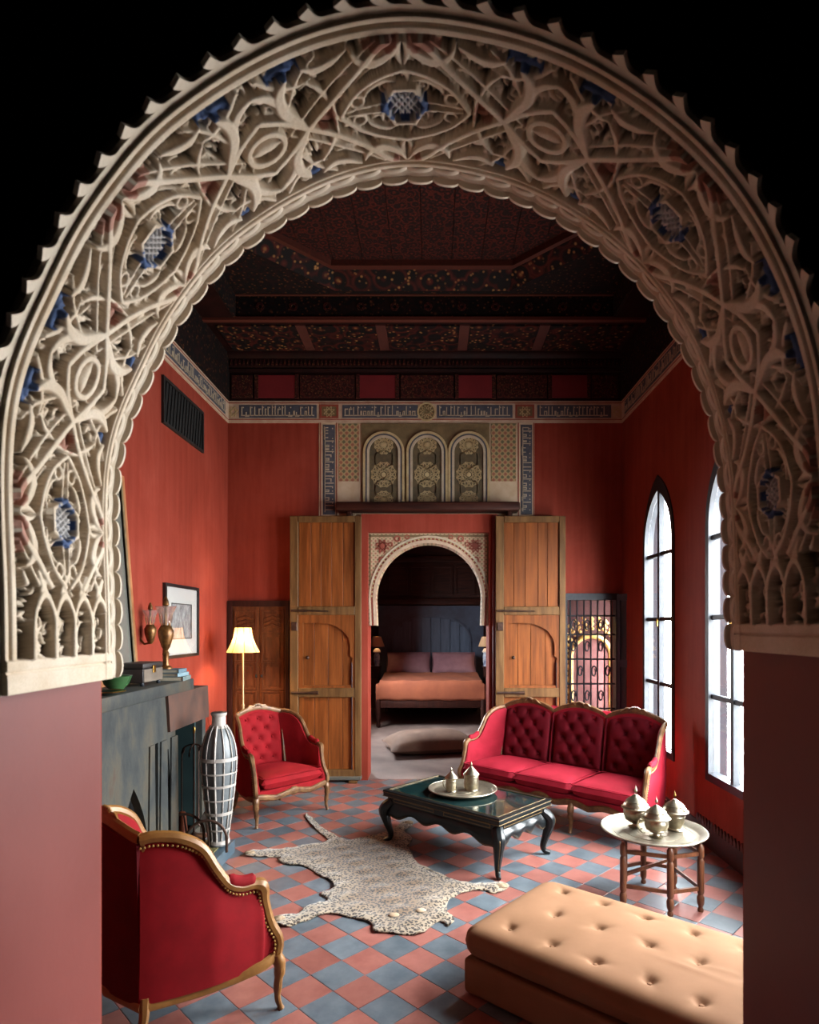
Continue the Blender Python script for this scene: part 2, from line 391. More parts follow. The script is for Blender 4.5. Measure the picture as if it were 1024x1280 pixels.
S([(0.02, .158), (.035, .162)], [.010, .008], .5, 1.5, 3)
S([(.25, .155), (.27, .158)], [.013, .010], .45, 1.5, 1)
S([(.03, -.150), (.06, -.156), (.09, -.158)], [.012, .013, .006], .5, 1.5, 3, mt=False)
S([(.26, -.150), (.29, -.152), (.32, -.150)], [.010, .013, .008], .55, 1.5, 1, mt=False)
S([(.06, .168), (.12, .128), (.19, .080), (.255, .032), (.30, .0)], [.004, .006, .006, .006, .005], .85)
S([(.20, .165), (.25, .125), (.29, .065), (.335, .02)], [.004, .0065, .006, .004], .8)
S([(.345, .165), (.31, .132), (.26, .112), (.215, .118)], [.007, .009, .007, .003], .8)
S([(.02, .118), (.06, .105), (.10, .08), (.135, .045)], [.003, .005, .005, .004], .6)
for cx, cy, r0 in ((.045, .045, .018), (.14, .075, .016), (.225, .06, .015), (.33, .075, .016), (.34, .16, .012), (.215, .160, .010), (.08, .155, .012), (.30, .02, .012), (.15, .035, .012), (.265, .09, .012)):
    ph = cx * 90
    S([(cx + r0 * (1 - .75 * k / 9) * math.cos(ph + k * .85), cy + r0 * (1 - .75 * k / 9) * math.sin(ph + k * .85)) for k in range(10)], [.0045, .004, .006], .55, 1.8)
DEPTH = 0.036
r2 = random.Random(11)
for _ in range(3000):                              # fine leafy infill carved at a lower level
    s0_, y0_ = r2.uniform(.08, L - .08), r2.uniform(YC0, YC1); a0_ = 3 * math.sin(s0_ * 9) + 2 * math.sin(y0_ * 23) + r2.uniform(-.7, .7); cv_ = r2.uniform(-60, 60); ln_ = r2.uniform(.014, .034); w_r = r2.uniform(.0042, .0085); hh_ = r2.uniform(.25, .62)
    x_, y_ = s0_, y0_
    for k in range(9):
        f_ = k / 8; stamp(x_, y_, max(.0032, w_r * math.sin(PI * (.12 + .8 * f_))), hh_, 2.0)
        a0_ += cv_ * ln_ / 8; x_ += math.cos(a0_) * ln_ / 8; y_ += math.sin(a0_) * ln_ / 8
E0, E1 = 0.26, 0.26                                # upright niches close both ends of the band
for k in range(-3, 4):
    c = SA + k * PER
    for st, mt in motif:
        for sa in (1, -1):
            for sb in ((1, -1) if mt else (1,)):
                for a, b, w, h, sharp, pid in st:
                    s = c + sa * a
                    if k < 3 and abs(a) > q: continue
                    if 0.235 < s < L - 0.235: stamp(s, YM + sb * b, w, h, sharp, pid)
for end in (0, 1):                                 # little upright arches at the foot of each side
    for b0 in (-.128, -.052, .024, .100):
        for sgn in (0,):
            pts = [(.075, b0 - .0), (.15, b0), (.19, b0 + .012), (.215, b0 + .038), (.19, b0 + .064), (.15, b0 + .076), (.075, b0 + .076)]
            for a, b, w, h, sharp, pid in stroke(pts, [.010, .008, .009, .013, .009, .008, .010]):
                if abs(b) < HB: stamp(a if end == 0 else L - a, YM + b, w, h, sharp)
            for a, b, w, h, sharp, pid in stroke([(.09, b0 + .038), (.12, b0 + .03), (.15, b0 + .045), (.17, b0 + .038)], [.012, .010, .008, .003], .5, 1.5):
                if abs(b) < HB: stamp(a if end == 0 else L - a, YM + b, w, h, sharp)
    for b0 in (-.09, -.014, .062, .138):
        for a, b, w, h, sharp, pid in stroke([(.19, b0 - .025), (.235, b0), (.27, b0 + .02)], [.006, .012, .005], .9): stamp(a if end == 0 else L - a, YM + b, w, h, sharp)
        for a, b, w, h, sharp, pid in stroke([(.19, b0 + .025), (.235, b0), (.27, b0 - .02)], [.006, .012, .005], .9): stamp(a if end == 0 else L - a, YM + b, w, h, sharp)
# pitted ground
gn = rng.random((NS, NY)); gn = (gn + np.roll(gn, 1, 0) + np.roll(gn, 1, 1) + np.roll(gn, 2, 0) + np.roll(gn, 2, 1)) / 5
Hr = Hh * DEPTH + (Hh < 0.2) * (gn - .5) * 0.012
Hr = Hr + (gn - .5) * 0.0012
Yv = Ys[None, :]
def rib(y0, y1, h): 
    x = np.clip((Yv - y0) / 0.006, 0, 1) * np.clip((y1 - Yv) / 0.006, 0, 1); return np.where(x > 0, h * x * (2 - x), 0)
bord = np.maximum.reduce([rib(YN - .02, 1.286, .024), rib(1.288, YC0, .024), rib(YC1, 1.664, .030), rib(1.668, 1.690, .026), rib(1.692, 1.76, .014)]) + 0 * Hr
field = (Yv > YC0) & (Yv < YC1)
Hr = np.where(field, Hr, np.maximum(bord, 0))
sv = bs[:, None]
foot = np.clip((0.075 - np.minimum(sv, L - sv)) / 0.004, 0, 1)
footh = np.where(np.abs(np.minimum(sv, L - sv) - 0.045) < 0.003, .022, .028)
Hr = np.where((foot > 0) & (Yv < 1.69), np.maximum(Hr, foot * footh), Hr)
# vertices: closing borders go 3 cm into the wall
Hp = np.pad(Hr, 1, constant_values=-0.026); Yp = np.r_[Ys[0], Ys, Ys[-1]]; bi = np.r_[0, np.arange(NS), NS - 1]
pos = np.empty((NS + 2, NY + 2, 3))
pos[..., 0] = base[bi, 0][:, None] + bn[bi, 0][:, None] * Hp; pos[..., 2] = base[bi, 1][:, None] + bn[bi, 1][:, None] * Hp; pos[..., 1] = Yp[None, :]
cols = np.empty((NS + 2, NY + 2, 4)); cols[..., 3] = 1
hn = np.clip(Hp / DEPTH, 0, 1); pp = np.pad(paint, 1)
ground, top = np.array(lin((94, 86, 76), .8)[:3]), np.array(lin((226, 210, 190), .8)[:3])  # recesses coloured darker: grime plus shade painted into the carving
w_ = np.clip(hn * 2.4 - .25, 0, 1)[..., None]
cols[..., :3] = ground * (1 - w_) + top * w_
for pid, c in ((1, (72, 96, 146)), (2, (192, 190, 192)), (3, (192, 142, 126))):
    cols[pp == pid, :3] = np.array(lin(c, .75)[:3])
cols[..., :3] *= (0.93 + 0.14 * rng.random((NS + 2, NY + 2)))[..., None]
n0, n1 = NS + 2, NY + 2
idx = np.arange(n0 * n1).reshape(n0, n1)
quads = np.stack([idx[:-1, :-1], idx[:-1, 1:], idx[1:, 1:], idx[1:, :-1]], -1).reshape(-1, 4)
me = bpy.data.meshes.new('carved_band'); me.vertices.add(n0 * n1); me.vertices.foreach_set('co', pos.reshape(-1))
me.loops.add(len(quads) * 4); me.loops.foreach_set('vertex_index', quads.reshape(-1).astype(np.int32))
me.polygons.add(len(quads)); me.polygons.foreach_set('loop_start', np.arange(0, len(quads) * 4, 4, dtype=np.int32))
me.update(calc_edges=True); me.validate()
me.polygons.foreach_set('use_smooth', [True] * len(me.polygons))
ca = me.color_attributes.new('paint_and_shade', 'FLOAT_COLOR', 'POINT'); ca.data.foreach_set('color', cols.reshape(-1))
n = NT('carved_stucco'); at = n.n('ShaderNodeAttribute', attribute_name='paint_and_shade')
mo = n.noise(n.coord('Object'), 7, 6); mm = n.ramp(mo, [(0.3, (.76, .68, .58, 1)), (0.7, (1., 1., 1., 1))])
n.set('Base Color', n.mix(1.0, at.outputs['Color'], mm, 'MULTIPLY')); n.set('Roughness', 0.75); n.set('Specular IOR Level', 0.25)
n.bump(n.noise(n.coord('Object'), 160, 3), 0.25, 0.002)
MAT['stucco'] = n.m
MAT['stucco_plain'] = M('bone_stucco', (204, 188, 166), (226, 210, 190), scale=9, rough=0.75, spec=0.25, bump=0.2, bscale=120, alb=.8)
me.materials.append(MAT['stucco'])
arch = thing('stucco_arch', 'great cream stucco arch carved with vine relief and blue medallions framing the room', 'arch', (0, YF, base[0, 1]))
AL = Vector(arch.location)
ob = bpy.data.objects.new('carved_band', me); COL.objects.link(ob); ob.parent = arch; ob.location = -AL
def at_s(s): 
    i = int(np.clip(round(s / ds), 0, NS - 1)); return base[i], bn[i]
# scalloped fringe on the room side and pointed cusps on the hall side, one piece each
sp = 0.0735; ns = int(L / sp)
half = [(-.5 * sp, -.012), (.5 * sp, -.012), (.5 * sp, .010)] + [(.5 * sp * math.cos(a), .010 + .017 * math.sin(a) ** .8) for a in np.linspace(0.12, PI - .12, 11)] + [(-.5 * sp, .010)]
sm = MB().loft([[(a, d, b if b < .0 else b * k) for a, b in half] for d, k in ((-.060, .92), (-.056, 1.0), (-.048, 1.0), (-.044, .5), (-.014, .5), (-.010, 1.0), (-.002, 1.0), (0, .95))], cu=True)
s0 = sm.build('scallop', MAT['stucco_plain'], arch, smooth=40); sme = s0.data
cus = [(-.5 * sp, 0.0), (-.5 * sp, .016)] + [(-.40 * sp + .40 * sp * k / 4, .016 + .026 * (k / 4) ** 2.2) for k in range(5)] + [(.40 * sp - .40 * sp * k / 4, .016 + .026 * (1 - k / 4) ** 2.2) for k in range(1, 5)] + [(.5 * sp, .016), (.5 * sp, 0.0)]
cm = MB().plate(cus, [], lambda a, b, d: (a, -b, d), 0.004, 0.016)
c0 = cm.build('cusp', MAT['stucco_plain'], arch, smooth=40); cme = c0.data
for k in range(ns):
    p, nn = at_s((k + .5) * L / ns)
    for kind, mesh, first in (('scallop', sme, s0), ('cusp', cme, c0)):
        o = first if k == 0 else bpy.data.objects.new(kind, mesh)
        if k: COL.objects.link(o); o.parent = arch
        tx = Vector((nn[1], 0, -nn[0])) * -1; nz = Vector((nn[0], 0, nn[1])); ty = nz.cross(tx)
        R = Matrix((tx, ty, nz)).transposed()
        if R[1][1] < 0: R = Matrix((-tx, -ty, nz)).transposed()
        y = YF + .002 if kind == 'scallop' else YN
        o.matrix_local = Matrix.Translation(Vector((p[0], y, p[1])) - AL) @ R.to_4x4() @ Matrix.Scale(L / ns / sp, 4, (1, 0, 0))
# ---------------------------------------------------------------- floor of 20 cm cement tiles set on the diagonal
floor = struct('floor', MB().box(XL - .2, XR + .3, -2.7, 14.2, -0.12, -0.007), MAT['grout'], 'diagonal chequer floor of slate blue and terracotta cement tiles', 'floor')
D = 0.289; ts = D / math.sqrt(2); tg = ts / 2 - 0.0012
tm = MB(); e_ = 0.003
tm.add([(-tg, -tg, -.007), (tg, -tg, -.007), (tg, tg, -.007), (-tg, tg, -.007), (-tg, -tg, -.0008), (tg, -tg, -.0008), (tg, tg, -.0008), (-tg, tg, -.0008),
        (-tg + e_, -tg + e_, 0), (tg - e_, -tg + e_, 0), (tg - e_, tg - e_, 0), (-tg + e_, tg - e_, 0)],
       [(0, 1, 5, 4), (1, 2, 6, 5), (2, 3, 7, 6), (3, 0, 4, 7), (4, 5, 9, 8), (5, 6, 10, 9), (6, 7, 11, 10), (7, 4, 8, 11), (8, 9, 10, 11)])
cells = []
for i in range(-40, 41):
    for j in range(-40, 41):
        x = -0.212 + (i + j) * D / 2; y = 3.27 + (i - j) * D / 2
        if XL + .12 < x < XR - .1 and 1.2 < y < 7.45: cells.append((x, y, (i + j) % 2 == 0 and True))
def blue(i, j): return (i % 2) == 0
cells = [( -0.212 + (i + j) * D / 2, 3.27 + (i - j) * D / 2, (i + j) % 2) for i in range(-40, 41) for j in range(-40, 41)]
cells = [c for c in cells if XL - .1 < c[0] < XR + .1 and 1.85 < c[1] < 7.62]
def seen(c):
    u, v = CU + F * c[0] / c[1], CV + F * H / c[1]
    if not (118 < u < 938 and v < 1296): return False
    a = (c[0] - .14) * .755 - (c[1] - 3.10) * .656; b = (c[0] - .14) * .656 + (c[1] - 3.10) * .755
    if .1 < a < 1.7 and -.02 < b < 1.05: return False
    if u < 330 and v > 1120 and c[1] < 3.9 and u < 300: return False
    if c[0] < -1.7: return False
    if u > 560 and v < 985: return False
    return True
vis = sorted([c for c in cells if seen(c)], key=lambda c: c[1]); near = set(vis[:298])
tmesh = {0: None, 1: None}; rest = {0: MB(), 1: MB()}
tmats = {0: MAT['tile_blue'], 1: MAT['tile_red']}
RZ45 = Matrix.Rotation(PI / 4, 4, 'Z')
for c in cells:
    k = c[2]
    jz = random.uniform(-.0008, .0008)
    if c in near:
        if tmesh[k] is None:
            o = MB().add(tm.v, tm.f).build('tile', tmats[k], floor, smooth=0); tmesh[k] = o.data
        else:
            o = bpy.data.objects.new('tile', tmesh[k]); COL.objects.link(o); o.parent = floor
        o.location = (c[0], c[1], jz); o.rotation_euler = (random.uniform(-.003, .003), random.uniform(-.003, .003), PI / 4)
    elif c[1] < 7.5 and XL < c[0] < XR:
        T = Matrix.Translation((c[0], c[1], jz)) @ RZ45
        rest[k].add([tuple(T @ Vector(p)) for p in tm.v], tm.f)
for k in (0, 1): stuff(rest[k].build('farther_tiles', tmats[k], floor, smooth=0))
MAT['bed_floor'] = M('worn_pink_grey_cement', (120, 100, 94), (146, 126, 118), scale=3, rough=0.6)
struct('bedroom_paving', MB().box(DX0 - .0, DX1 + .0, 7.44, 7.80, -.007, .004).box(-2.0, 2.0, 7.80, 13.9, -.007, .004), MAT['bed_floor'], parent=floor)

# ---------------------------------------------------------------- inscription bands under the ceiling
def script_band(mb_g, mb_s, fn, a0, a1, b0, b1):   # ground plate and raised strokes, fn(a, b, proud)
    hgt = b1 - b0
    mb_g.plate(rect(a0, a1, b0, b1), [], fn, 0, .004)
    x = a0 + .03
    def bx(p0, p1, q0, q1): mb_s.plate(rect(p0, p1, q0, q1), [], fn, .004, .009)
    while x < a1 - .05:
        w = random.choice((.022, .03, .04)); k = random.random()
        B = b0 + hgt * .14; wd = hgt * .07
        if k < .45: bx(x, x + wd, B, b0 + hgt * random.uniform(.82, .97))
        elif k < .7: bx(x, x + w, B + hgt * .32, B + hgt * .32 + wd); bx(x + w - wd, x + w, B, B + hgt * .32); bx(x, x + wd, B, B + hgt * .36)
        elif k < .85: bx(x, x + wd, b0 + hgt * .1, B + hgt * .3); bx(x - .01, x + w, b0 + hgt * .08, b0 + hgt * .08 + wd)
        else: bx(x, x + wd, B, B + hgt * .5); bx(x, x + w, B + hgt * .5, B + hgt * .5 + wd)
        bx(x - .004, x + w + .012, B, B + wd)
        if random.random() < .5: bx(x + w * .4, x + w * .4 + wd * 1.2, B + hgt * .62, B + hgt * .62 + wd * 1.2)
        x += w + .012
ZB0, ZB1 = 4.325, 4.59
def wallfn_back(off=0.0): return lambda a, b, d: (a, YB - off - d, b)
tb = thing('trim_1', 'bone on blue lettered frieze band across the end wall', 'frieze', (0, YB, ZB0), kind='structure')
fnb = lambda a, b, d: (a, -d, b - ZB0)
MB().plate(rect(XL, XR, ZB0, ZB1), [], fnb, 0, .012).build('backing', MAT['pale_plaster'], tb)
g, s_ = MB(), MB()
segs = [(XL + .14, -1.40), (-1.09, -.17), (.06, .98), (1.28, XR - .14)]
for a0, a1 in segs: script_band(g, s_, lambda a, b, d: fnb(a, b, d + .012), a0, a1, ZB0 + .06, ZB1 - .05)
stuff(g.build('script_ground', MAT['band_blue'], tb)); stuff(s_.build('script_strokes', MAT['script'], tb))
lines = MB()
for z in (ZB0 + .035, ZB1 - .03): lines.plate(rect(XL, XR, z, z + .009), [], fnb, .012, .016)
stuff(lines.build('red_lines', MAT['red_line'], tb))
for xc in (-1.25, 1.13):
    MB().plate(rect(xc - .115, xc + .115, ZB0 + .055, ZB1 - .045), [rect(xc - .09, xc + .09, ZB0 + .08, ZB1 - .07)], fnb, .012, .018).build('square_frame', MAT['red_line'], tb)
    MB().plate(rect(xc - .09, xc + .09, ZB0 + .08, ZB1 - .07), [], fnb, .012, .015).build('square_panel', MAT['olive'], tb)
def disc(c, r, n=28): return [(c[0] + r * math.cos(2 * PI * k / n), c[1] + r * math.sin(2 * PI * k / n)) for k in range(n)]
def star_lines(mb, fn, c, r, n, k, w, d0, d1):
    P = [(c[0] + r * math.cos(2 * PI * i / n + PI / n), c[1] + r * math.sin(2 * PI * i / n + PI / n)) for i in range(n)]
    for i in range(n):
        p, q = P[i], P[(i + k) % n]; dx, dz = q[0] - p[0], q[1] - p[1]; l = math.hypot(dx, dz); ox, oz = -dz / l * w / 2, dx / l * w / 2
        mb.plate([(p[0] - ox, p[1] - oz), (q[0] - ox, q[1] - oz), (q[0] + ox, q[1] + oz), (p[0] + ox, p[1] + oz)], [], fn, d0, d1)
md = MB().plate(disc((-.065, (ZB0 + ZB1) / 2), .115), [disc((-.065, (ZB0 + ZB1) / 2), .095)], fnb, .012, .02); md.build('medallion_ring', MAT['strap'], tb)
MB().plate(disc((-.065, (ZB0 + ZB1) / 2), .095), [], fnb, .012, .016).build('medallion', MAT['olive'], tb)
st_ = MB(); star_lines(st_, fnb, (-.065, (ZB0 + ZB1) / 2), .088, 12, 5, .006, .016, .019)
for xc in (-1.25, 1.13, XL + .07, XR - .07): star_lines(st_, fnb, (xc, (ZB0 + ZB1) / 2), .07, 8, 3, .006, .014, .019)
stuff(st_.build('strapwork', MAT['strap'], tb))
for side, x, sg in (('2', XL, 1), ('3', XR, -1)):
    t = thing('trim_' + side, 'lettered frieze band running above the ' + ('grille and fireplace' if sg > 0 else 'pointed windows'), 'frieze', (x, YF, ZB0), kind='structure')
    fn = lambda a, b, d, sg=sg: (sg * d, a - YF, b - ZB0)
    MB().plate(rect(YF, YB - .012, ZB0, ZB1), [], fn, 0, .012).build('backing', MAT['pale_plaster'], t)
    g, s_ = MB(), MB(); script_band(g, s_, lambda a, b, d: fn(a, b, d + .012), 4.6, YB - .14, ZB0 + .06, ZB1 - .05)
    stuff(g.build('script_ground', MAT['band_blue'], t)); stuff(s_.build('script_strokes', MAT['script'], t))
    lines = MB()
    for z in (ZB0 + .03, ZB1 - .03): lines.plate(rect(YF, YB - .02, z, z + .009), [], fn, .012, .016)
    stuff(lines.build('red_lines', MAT['red_line'], t))

# ---------------------------------------------------------------- painted plaster over the doorway
pan = thing('painted_overdoor', 'panel of three round-headed painted arches and borders above the bedroom doorway', 'panel', (0, YB, 3.2), kind='structure')
fno = lambda a, b, d: (a, -d, b - 3.2)
xw = lambda u: (u - CU) * YB / F
zw = lambda v: H - (v - CV) * YB / F
MB().plate(rect(xw(399), xw(668), zw(646), ZB0), [], fno, 0, .010).build('backing', MAT['cream'], pan)
g, s_, lines = MB(), MB(), MB()
for u0, u1 in ((404, 419), (651, 665)):
    a0, a1 = xw(u0), xw(u1)
    fv = lambda a, b, d, a0=a0, a1=a1: fno(a0 + (b - 0), a, d + .010)
    script_band(g, s_, lambda a, b, d, a0=a0: fno(a0 + b, 4.30 - (a - 3.2), d + .010), 3.2, 4.29, 0.0, a1 - a0)
for u in (401, 421, 648, 667): lines.plate(rect(xw(u) - .006, xw(u) + .006, zw(646), ZB0), [], fno, .010, .015)
stuff(g.build('script_ground', MAT['band_blue'], pan)); stuff(s_.build('script_strokes', MAT['script'], pan)); stuff(lines.build('red_lines', MAT['red_line'], pan))
n = NT('green_rose_lattice'); co = n.coord('Object', (1, 1, 1)); sx = n.n('ShaderNodeSeparateXYZ', {0: co})
k1 = n.math('SINE', n.math('MULTIPLY', n.math('ADD', sx.outputs[0], sx.outputs[2]), 44.0)); k2 = n.math('SINE', n.math('MULTIPLY', n.math('SUBTRACT', sx.outputs[0], sx.outputs[2]), 44.0))
pr = n.math('ADD', n.math('MULTIPLY', k1, k2), n.math('MULTIPLY', n.noise(co, 60, 3), .9))
n.set('Base Color', n.ramp(n.math('MULTIPLY', n.math('ADD', pr, 0.6), .55), [(0.12, (110, 106, 76)), (0.36, (138, 128, 90)), (0.5, (196, 172, 124)), (0.78, (186, 142, 106)), (0.95, (164, 104, 80))])); n.set('Roughness', 0.65); MAT['diaper'] = n.m
n = NT('cream_flower_lattice'); co = n.coord('Object', (1, 1, 1)); sx = n.n('ShaderNodeSeparateXYZ', {0: co})
k1 = n.math('SINE', n.math('MULTIPLY', n.math('ADD', sx.outputs[0], sx.outputs[2]), 62.0)); k2 = n.math('SINE', n.math('MULTIPLY', n.math('SUBTRACT', sx.outputs[0], sx.outputs[2]), 62.0))
pr = n.math('ADD', n.math('MULTIPLY', k1, k2), n.math('MULTIPLY', n.noise(co, 40, 3), .8))
n.set('Base Color', n.ramp(n.math('MULTIPLY', n.math('ADD', pr, 0.6), .55), [(0.1, (136, 126, 92)), (0.3, (200, 172, 136)), (0.7, (206, 178, 144)), (0.95, (176, 116, 94))])); n.set('Roughness', 0.65); MAT['diaper_s'] = n.m
for u0, u1 in ((424, 449), (614, 645)):
    MB().plate(rect(xw(u0), xw(u1), zw(602), zw(530)), [], fno, .010, .016).build('diaper_panel', MAT['diaper'], pan)
MB().plate(rect(xw(452), xw(612), zw(632), zw(530)), [], fno, .010, .022).build('arcade_ground', MAT['olive'], pan)
for uc in (480, 534, 586):
    cx, rr, zs = xw(uc), .225, zw(566)
    def archp(r, zb=zw(632)): return [(cx - r, zb), (cx + r, zb)] + [(cx + r * math.cos(a), zs + r * math.sin(a)) for a in np.linspace(0.0, PI, 21)]
    f2 = lambda a, b, d: fno(a, b, d)
    MB().plate(archp(rr + .025), [archp(rr - .002, zw(631.9))], f2, .022, .045).build('outer_arch', MAT['strap'], pan)
    MB().plate(archp(rr), [archp(rr - .022, zw(631.9))], f2, .022, .038).build('blue_arch', MAT['band_blue'], pan)
    MB().plate(archp(rr - .022), [archp(rr - .05, zw(631.9))], f2, .022, .042).build('cream_arch', MAT['script'], pan)
    MB().plate(archp(rr - .05), [], f2, .022, .027).build('arch_field', MAT['rosette'], pan)
    st_ = MB()
    for zc, r in ((zw(557), .118), (zw(594), .158), (zw(626), .118)):
        star_lines(st_, f2, (cx, zc), r, 12, 5, .005, .027, .031); star_lines(st_, f2, (cx, zc), r * .98, 12, 4, .006, .027, .030); star_lines(st_, f2, (cx, zc), r, 12, 2, .006, .027, .030)
        st_.plate(disc((cx, zc), .028, 12), [], f2, .027, .033)
    for zc in (zw(575), zw(611)):
        for sg in (-1, 1): star_lines(st_, f2, (cx + sg * .0, zc), .12, 6, 1, .008, .027, .032)
    stuff(st_.build('strapwork', MAT['strap'], pan))
# heavy dark lintel shelf
lt = thing('lintel_beam', 'dark timber lintel shelf spanning above the doorway below painted arches', 'beam', (xw(536), YB, zw(642)), kind='structure')
bm_ = MB().rbox(-1.10, 1.08, -.24, 0, 0, .10, .02).build('beam', MAT['dark_wood_x'], lt)
MB().rbox(-.98, -.92, -.16, 0, -.09, 0, .012).build('bracket', MAT['dark_wood_x'], lt); MB().rbox(.94, 1.0, -.16, 0, -.09, 0, .012).build('bracket', MAT['dark_wood_x'], lt)
# ---------------------------------------------------------------- doorway surround with its small stucco arch
dw = thing('doorway_surround', 'red plaster doorway lined with a small pale stucco arch leading to the bedroom', 'doorway', (0, YB, 0), kind='structure')
fd = lambda a, b, d: (a, -d, b)
MB().plate(rect(-.85, .78, DZ, 3.20), [], fd, 0, .10).build('lintel_face', MAT['wall'], dw)
MB().box(-.855, DX0 + .005, -.10, .28, 0, DZ).build('jamb', MAT['wall'], dw); MB().box(DX1 - .005, .78, -.10, .28, 0, DZ).build('jamb', MAT['wall'], dw)
MB().rbox(.725, .80, -.16, -.10, 0, 3.18, .012).build('door_post', M('maroon_post', (96, 24, 26), (112, 32, 32), rough=.5), dw)
ac, ar = (-.035, zw(748)), .645
def horse(r, zb): return [(ac[0] + r * math.cos(a), ac[1] + r * math.sin(a) * 1.04) for a in np.linspace(-.0, PI, 33)]
zb = zw(782)
inner = [(DX1 - .055, zb)] + horse(ar, zb) + [(DX0 + .055, zb)]
inner = [(ac[0] + ar - .012, zb)] + horse(ar, zb) + [(ac[0] - ar + .012, zb)]
spand = [(DX0 + .005, zb), ] + [(DX0 + .005, DZ), (DX1 - .005, DZ), (DX1 - .005, zb)] + inner
MB().plate(spand, [], fd, -.20, .02).build('spandrel', MAT['diaper_s'], dw)
for r0, r1, d, mt in ((ar, ar + .035, .036, 'pale_plaster'), (ar + .04, ar + .058, .030, 'red_line'), (ar + .062, ar + .085, .034, 'script')):
    a_ = horse(r0, zb); b_ = horse(r1, zb)
    ring = [(ac[0] + r0 - .012, zb)] + a_ + [(ac[0] - r0 + .012, zb), (ac[0] - r1 + .012, zb)] + b_[::-1] + [(ac[0] + r1 - .012, zb)]
    ring = [(max(DX0 + .006, min(DX1 - .006, x)), z) for x, z in ring]
    MB().plate(ring, [], fd, .02, d).build('arch_ring', MAT[mt], dw)
for k in range(34):                                   # little keyed voussoir beads
    a = PI * (k + .5) / 34
o = MB()
for k in range(44):
    a = PI * (k + .5) / 44; c = (ac[0] + (ar + .049) * math.cos(a), ac[1] + (ar + .049) * math.sin(a) * 1.04)
    if DX0 + .02 < c[0] < DX1 - .02: o.plate(disc(c, .012, 6), [], fd, .03, .038)
stuff(o.build('arch_beads', MAT['strap'], dw))
for sg in (-1, 1):                                    # floral spandrels
    st_ = MB(); cx = ac[0] + sg * .565; cz = DZ - .155
    star_lines(st_, fd, (cx, cz), .085, 8, 3, .012, .02, .03); st_.plate(disc((cx, cz), .03, 10), [], fd, .02, .034)
    for (ox, oz, r) in ((-.18 * sg, .09, .04), (.0, -.17, .045), (-.10 * sg, .02, .03), (-.30 * sg, .11, .03)): st_.plate(disc((cx + ox, cz + oz), r, 9), [disc((cx + ox, cz + oz), r * .6, 9)], fd, .02, .03)
    stuff(st_.build('spandrel_flowers', MAT['red_line'], dw))
    MB().plate(rect(min(cx + sg * .14, cx + sg * .155), max(cx + sg * .14, cx + sg * .155), zb + .3, DZ - .01), [], fd, .02, .028).build('border', MAT['olive'], dw)
MB().plate(rect(DX0 + .01, DX1 - .01, DZ - .045, DZ - .02), [], fd, .02, .028).build('border', MAT['olive'], dw)

# ---------------------------------------------------------------- big folding door leaves
def door_leaf(name, label, x0, x1, flip):
    Yd = 7.33; w = x1 - x0; zt = 3.16; zb0 = .05
    d = thing(name, label, 'door', ((x0 + x1) / 2, Yd, 0), 0, None, 'structure'); h = w / 2
    X = lambda a: a * flip                           # local: hinge side at -h when flip = 1 means left
    fr, wd = MAT['door_frame'], MAT['door_wood']
    MB().rbox(-h, -h + .10, -.035, .035, zb0, zt, .006, 1).build('stile', fr, d); MB().rbox(h - .075, h, -.035, .035, zb0, zt, .006, 1).build('stile', fr, d)
    for z0, z1 in ((zt - .075, zt), (1.985, 2.085), (zb0, zb0 + .10)):
        MB().rbox(-h + .10, h - .075, -.04, .034, z0, z1, .006, 1).build('rail', fr, d)
    def planks(z0, z1, n, y):
        xs = [-h + .10] + sorted(-h + .10 + (w - .175) * (k + 1 + random.uniform(-.12, .12)) / n for k in range(n - 1)) + [h - .075]
        for a, b in zip(xs[:-1], xs[1:]):
            MB().rbox(a + .0015, b - .0015, y, y + .022, z0, z1, .003, 1).build('plank', wd, d)
    planks(2.085, zt - .075, 5, -.012); planks(.15, 1.985, 4, .006)
    # wicket frame with its half-arched head and side cusp
    z0, z1 = 1.12, 1.985; wf = w - .175
    a0, a1 = -h + .10, h - .075
    hole = [(a0 + .055, z0 + .03), (a1 - .035, z0 + .03), (a1 - .04, 1.42), (a1 - .02, 1.47), (a1 - .055, 1.50)]
    hole += [(a1 - .055 - .03 + .03 * math.cos(t) - (.33 - .33 * math.cos(t)), 1.62 + .27 * math.sin(t)) for t in np.linspace(0, PI / 2, 9)] + [(a0 + .055, 1.89)]
    MB().plate(rect(a0, a1, z0, z1), [hole], XZ, -.026, .006).build('wicket_frame', wd, d)
    MB().rbox(a0, a1, -.034, .006, 1.01, 1.12, .006, 1).build('wicket_rail', fr, d)
    MB().rbox(a1 - .035, a1, -.026, .006, .15, 1.01, .004, 1).build('wicket_post', wd, d)
    g = MB().tube([(a1 - .034, -.028, .15), (a1 - .034, -.028, 1.42)], .005, 6); g.build('dark_gap', MAT['iron'], d)
    hw = MAT['iron_brown']
    MB().tube([(a0 - .08, -.05, 2.035), (a0 + .02, -.05, 2.035), (a0 + .36, -.052, 2.03)], [.012, .012, .006], 8).build('bolt', hw, d)
    MB().tube([(-h + .02, -.05, 1.065), (a0 + .12, -.05, 1.065), (a0 + .24, -.045, 1.065)], [.014, .014, .022], 8).build('lock_bar', hw, d)
    MB().rbox(-h + .02, -h + .09, -.05, -.034, 1.80, 1.90, .005, 1).build('latch_plate', hw, d)
    MB().ell((a0 + .11 if flip > 0 else a0 + .12, -.035, 1.48), (.022, .022, .022)).build('ring_boss', hw, d)
    MB().rbox(-h - .004, h + .004, -.06, .05, .03, .075, .01, 1).build('kick_rail', M('grey_green_rail', (70, 74, 70), (92, 92, 84), rough=.6), d)
    MB().rbox(h - .14, h - .04, -.09, .05, 0, .03, .006, 1).build('foot_wedge', fr, d)
    return d
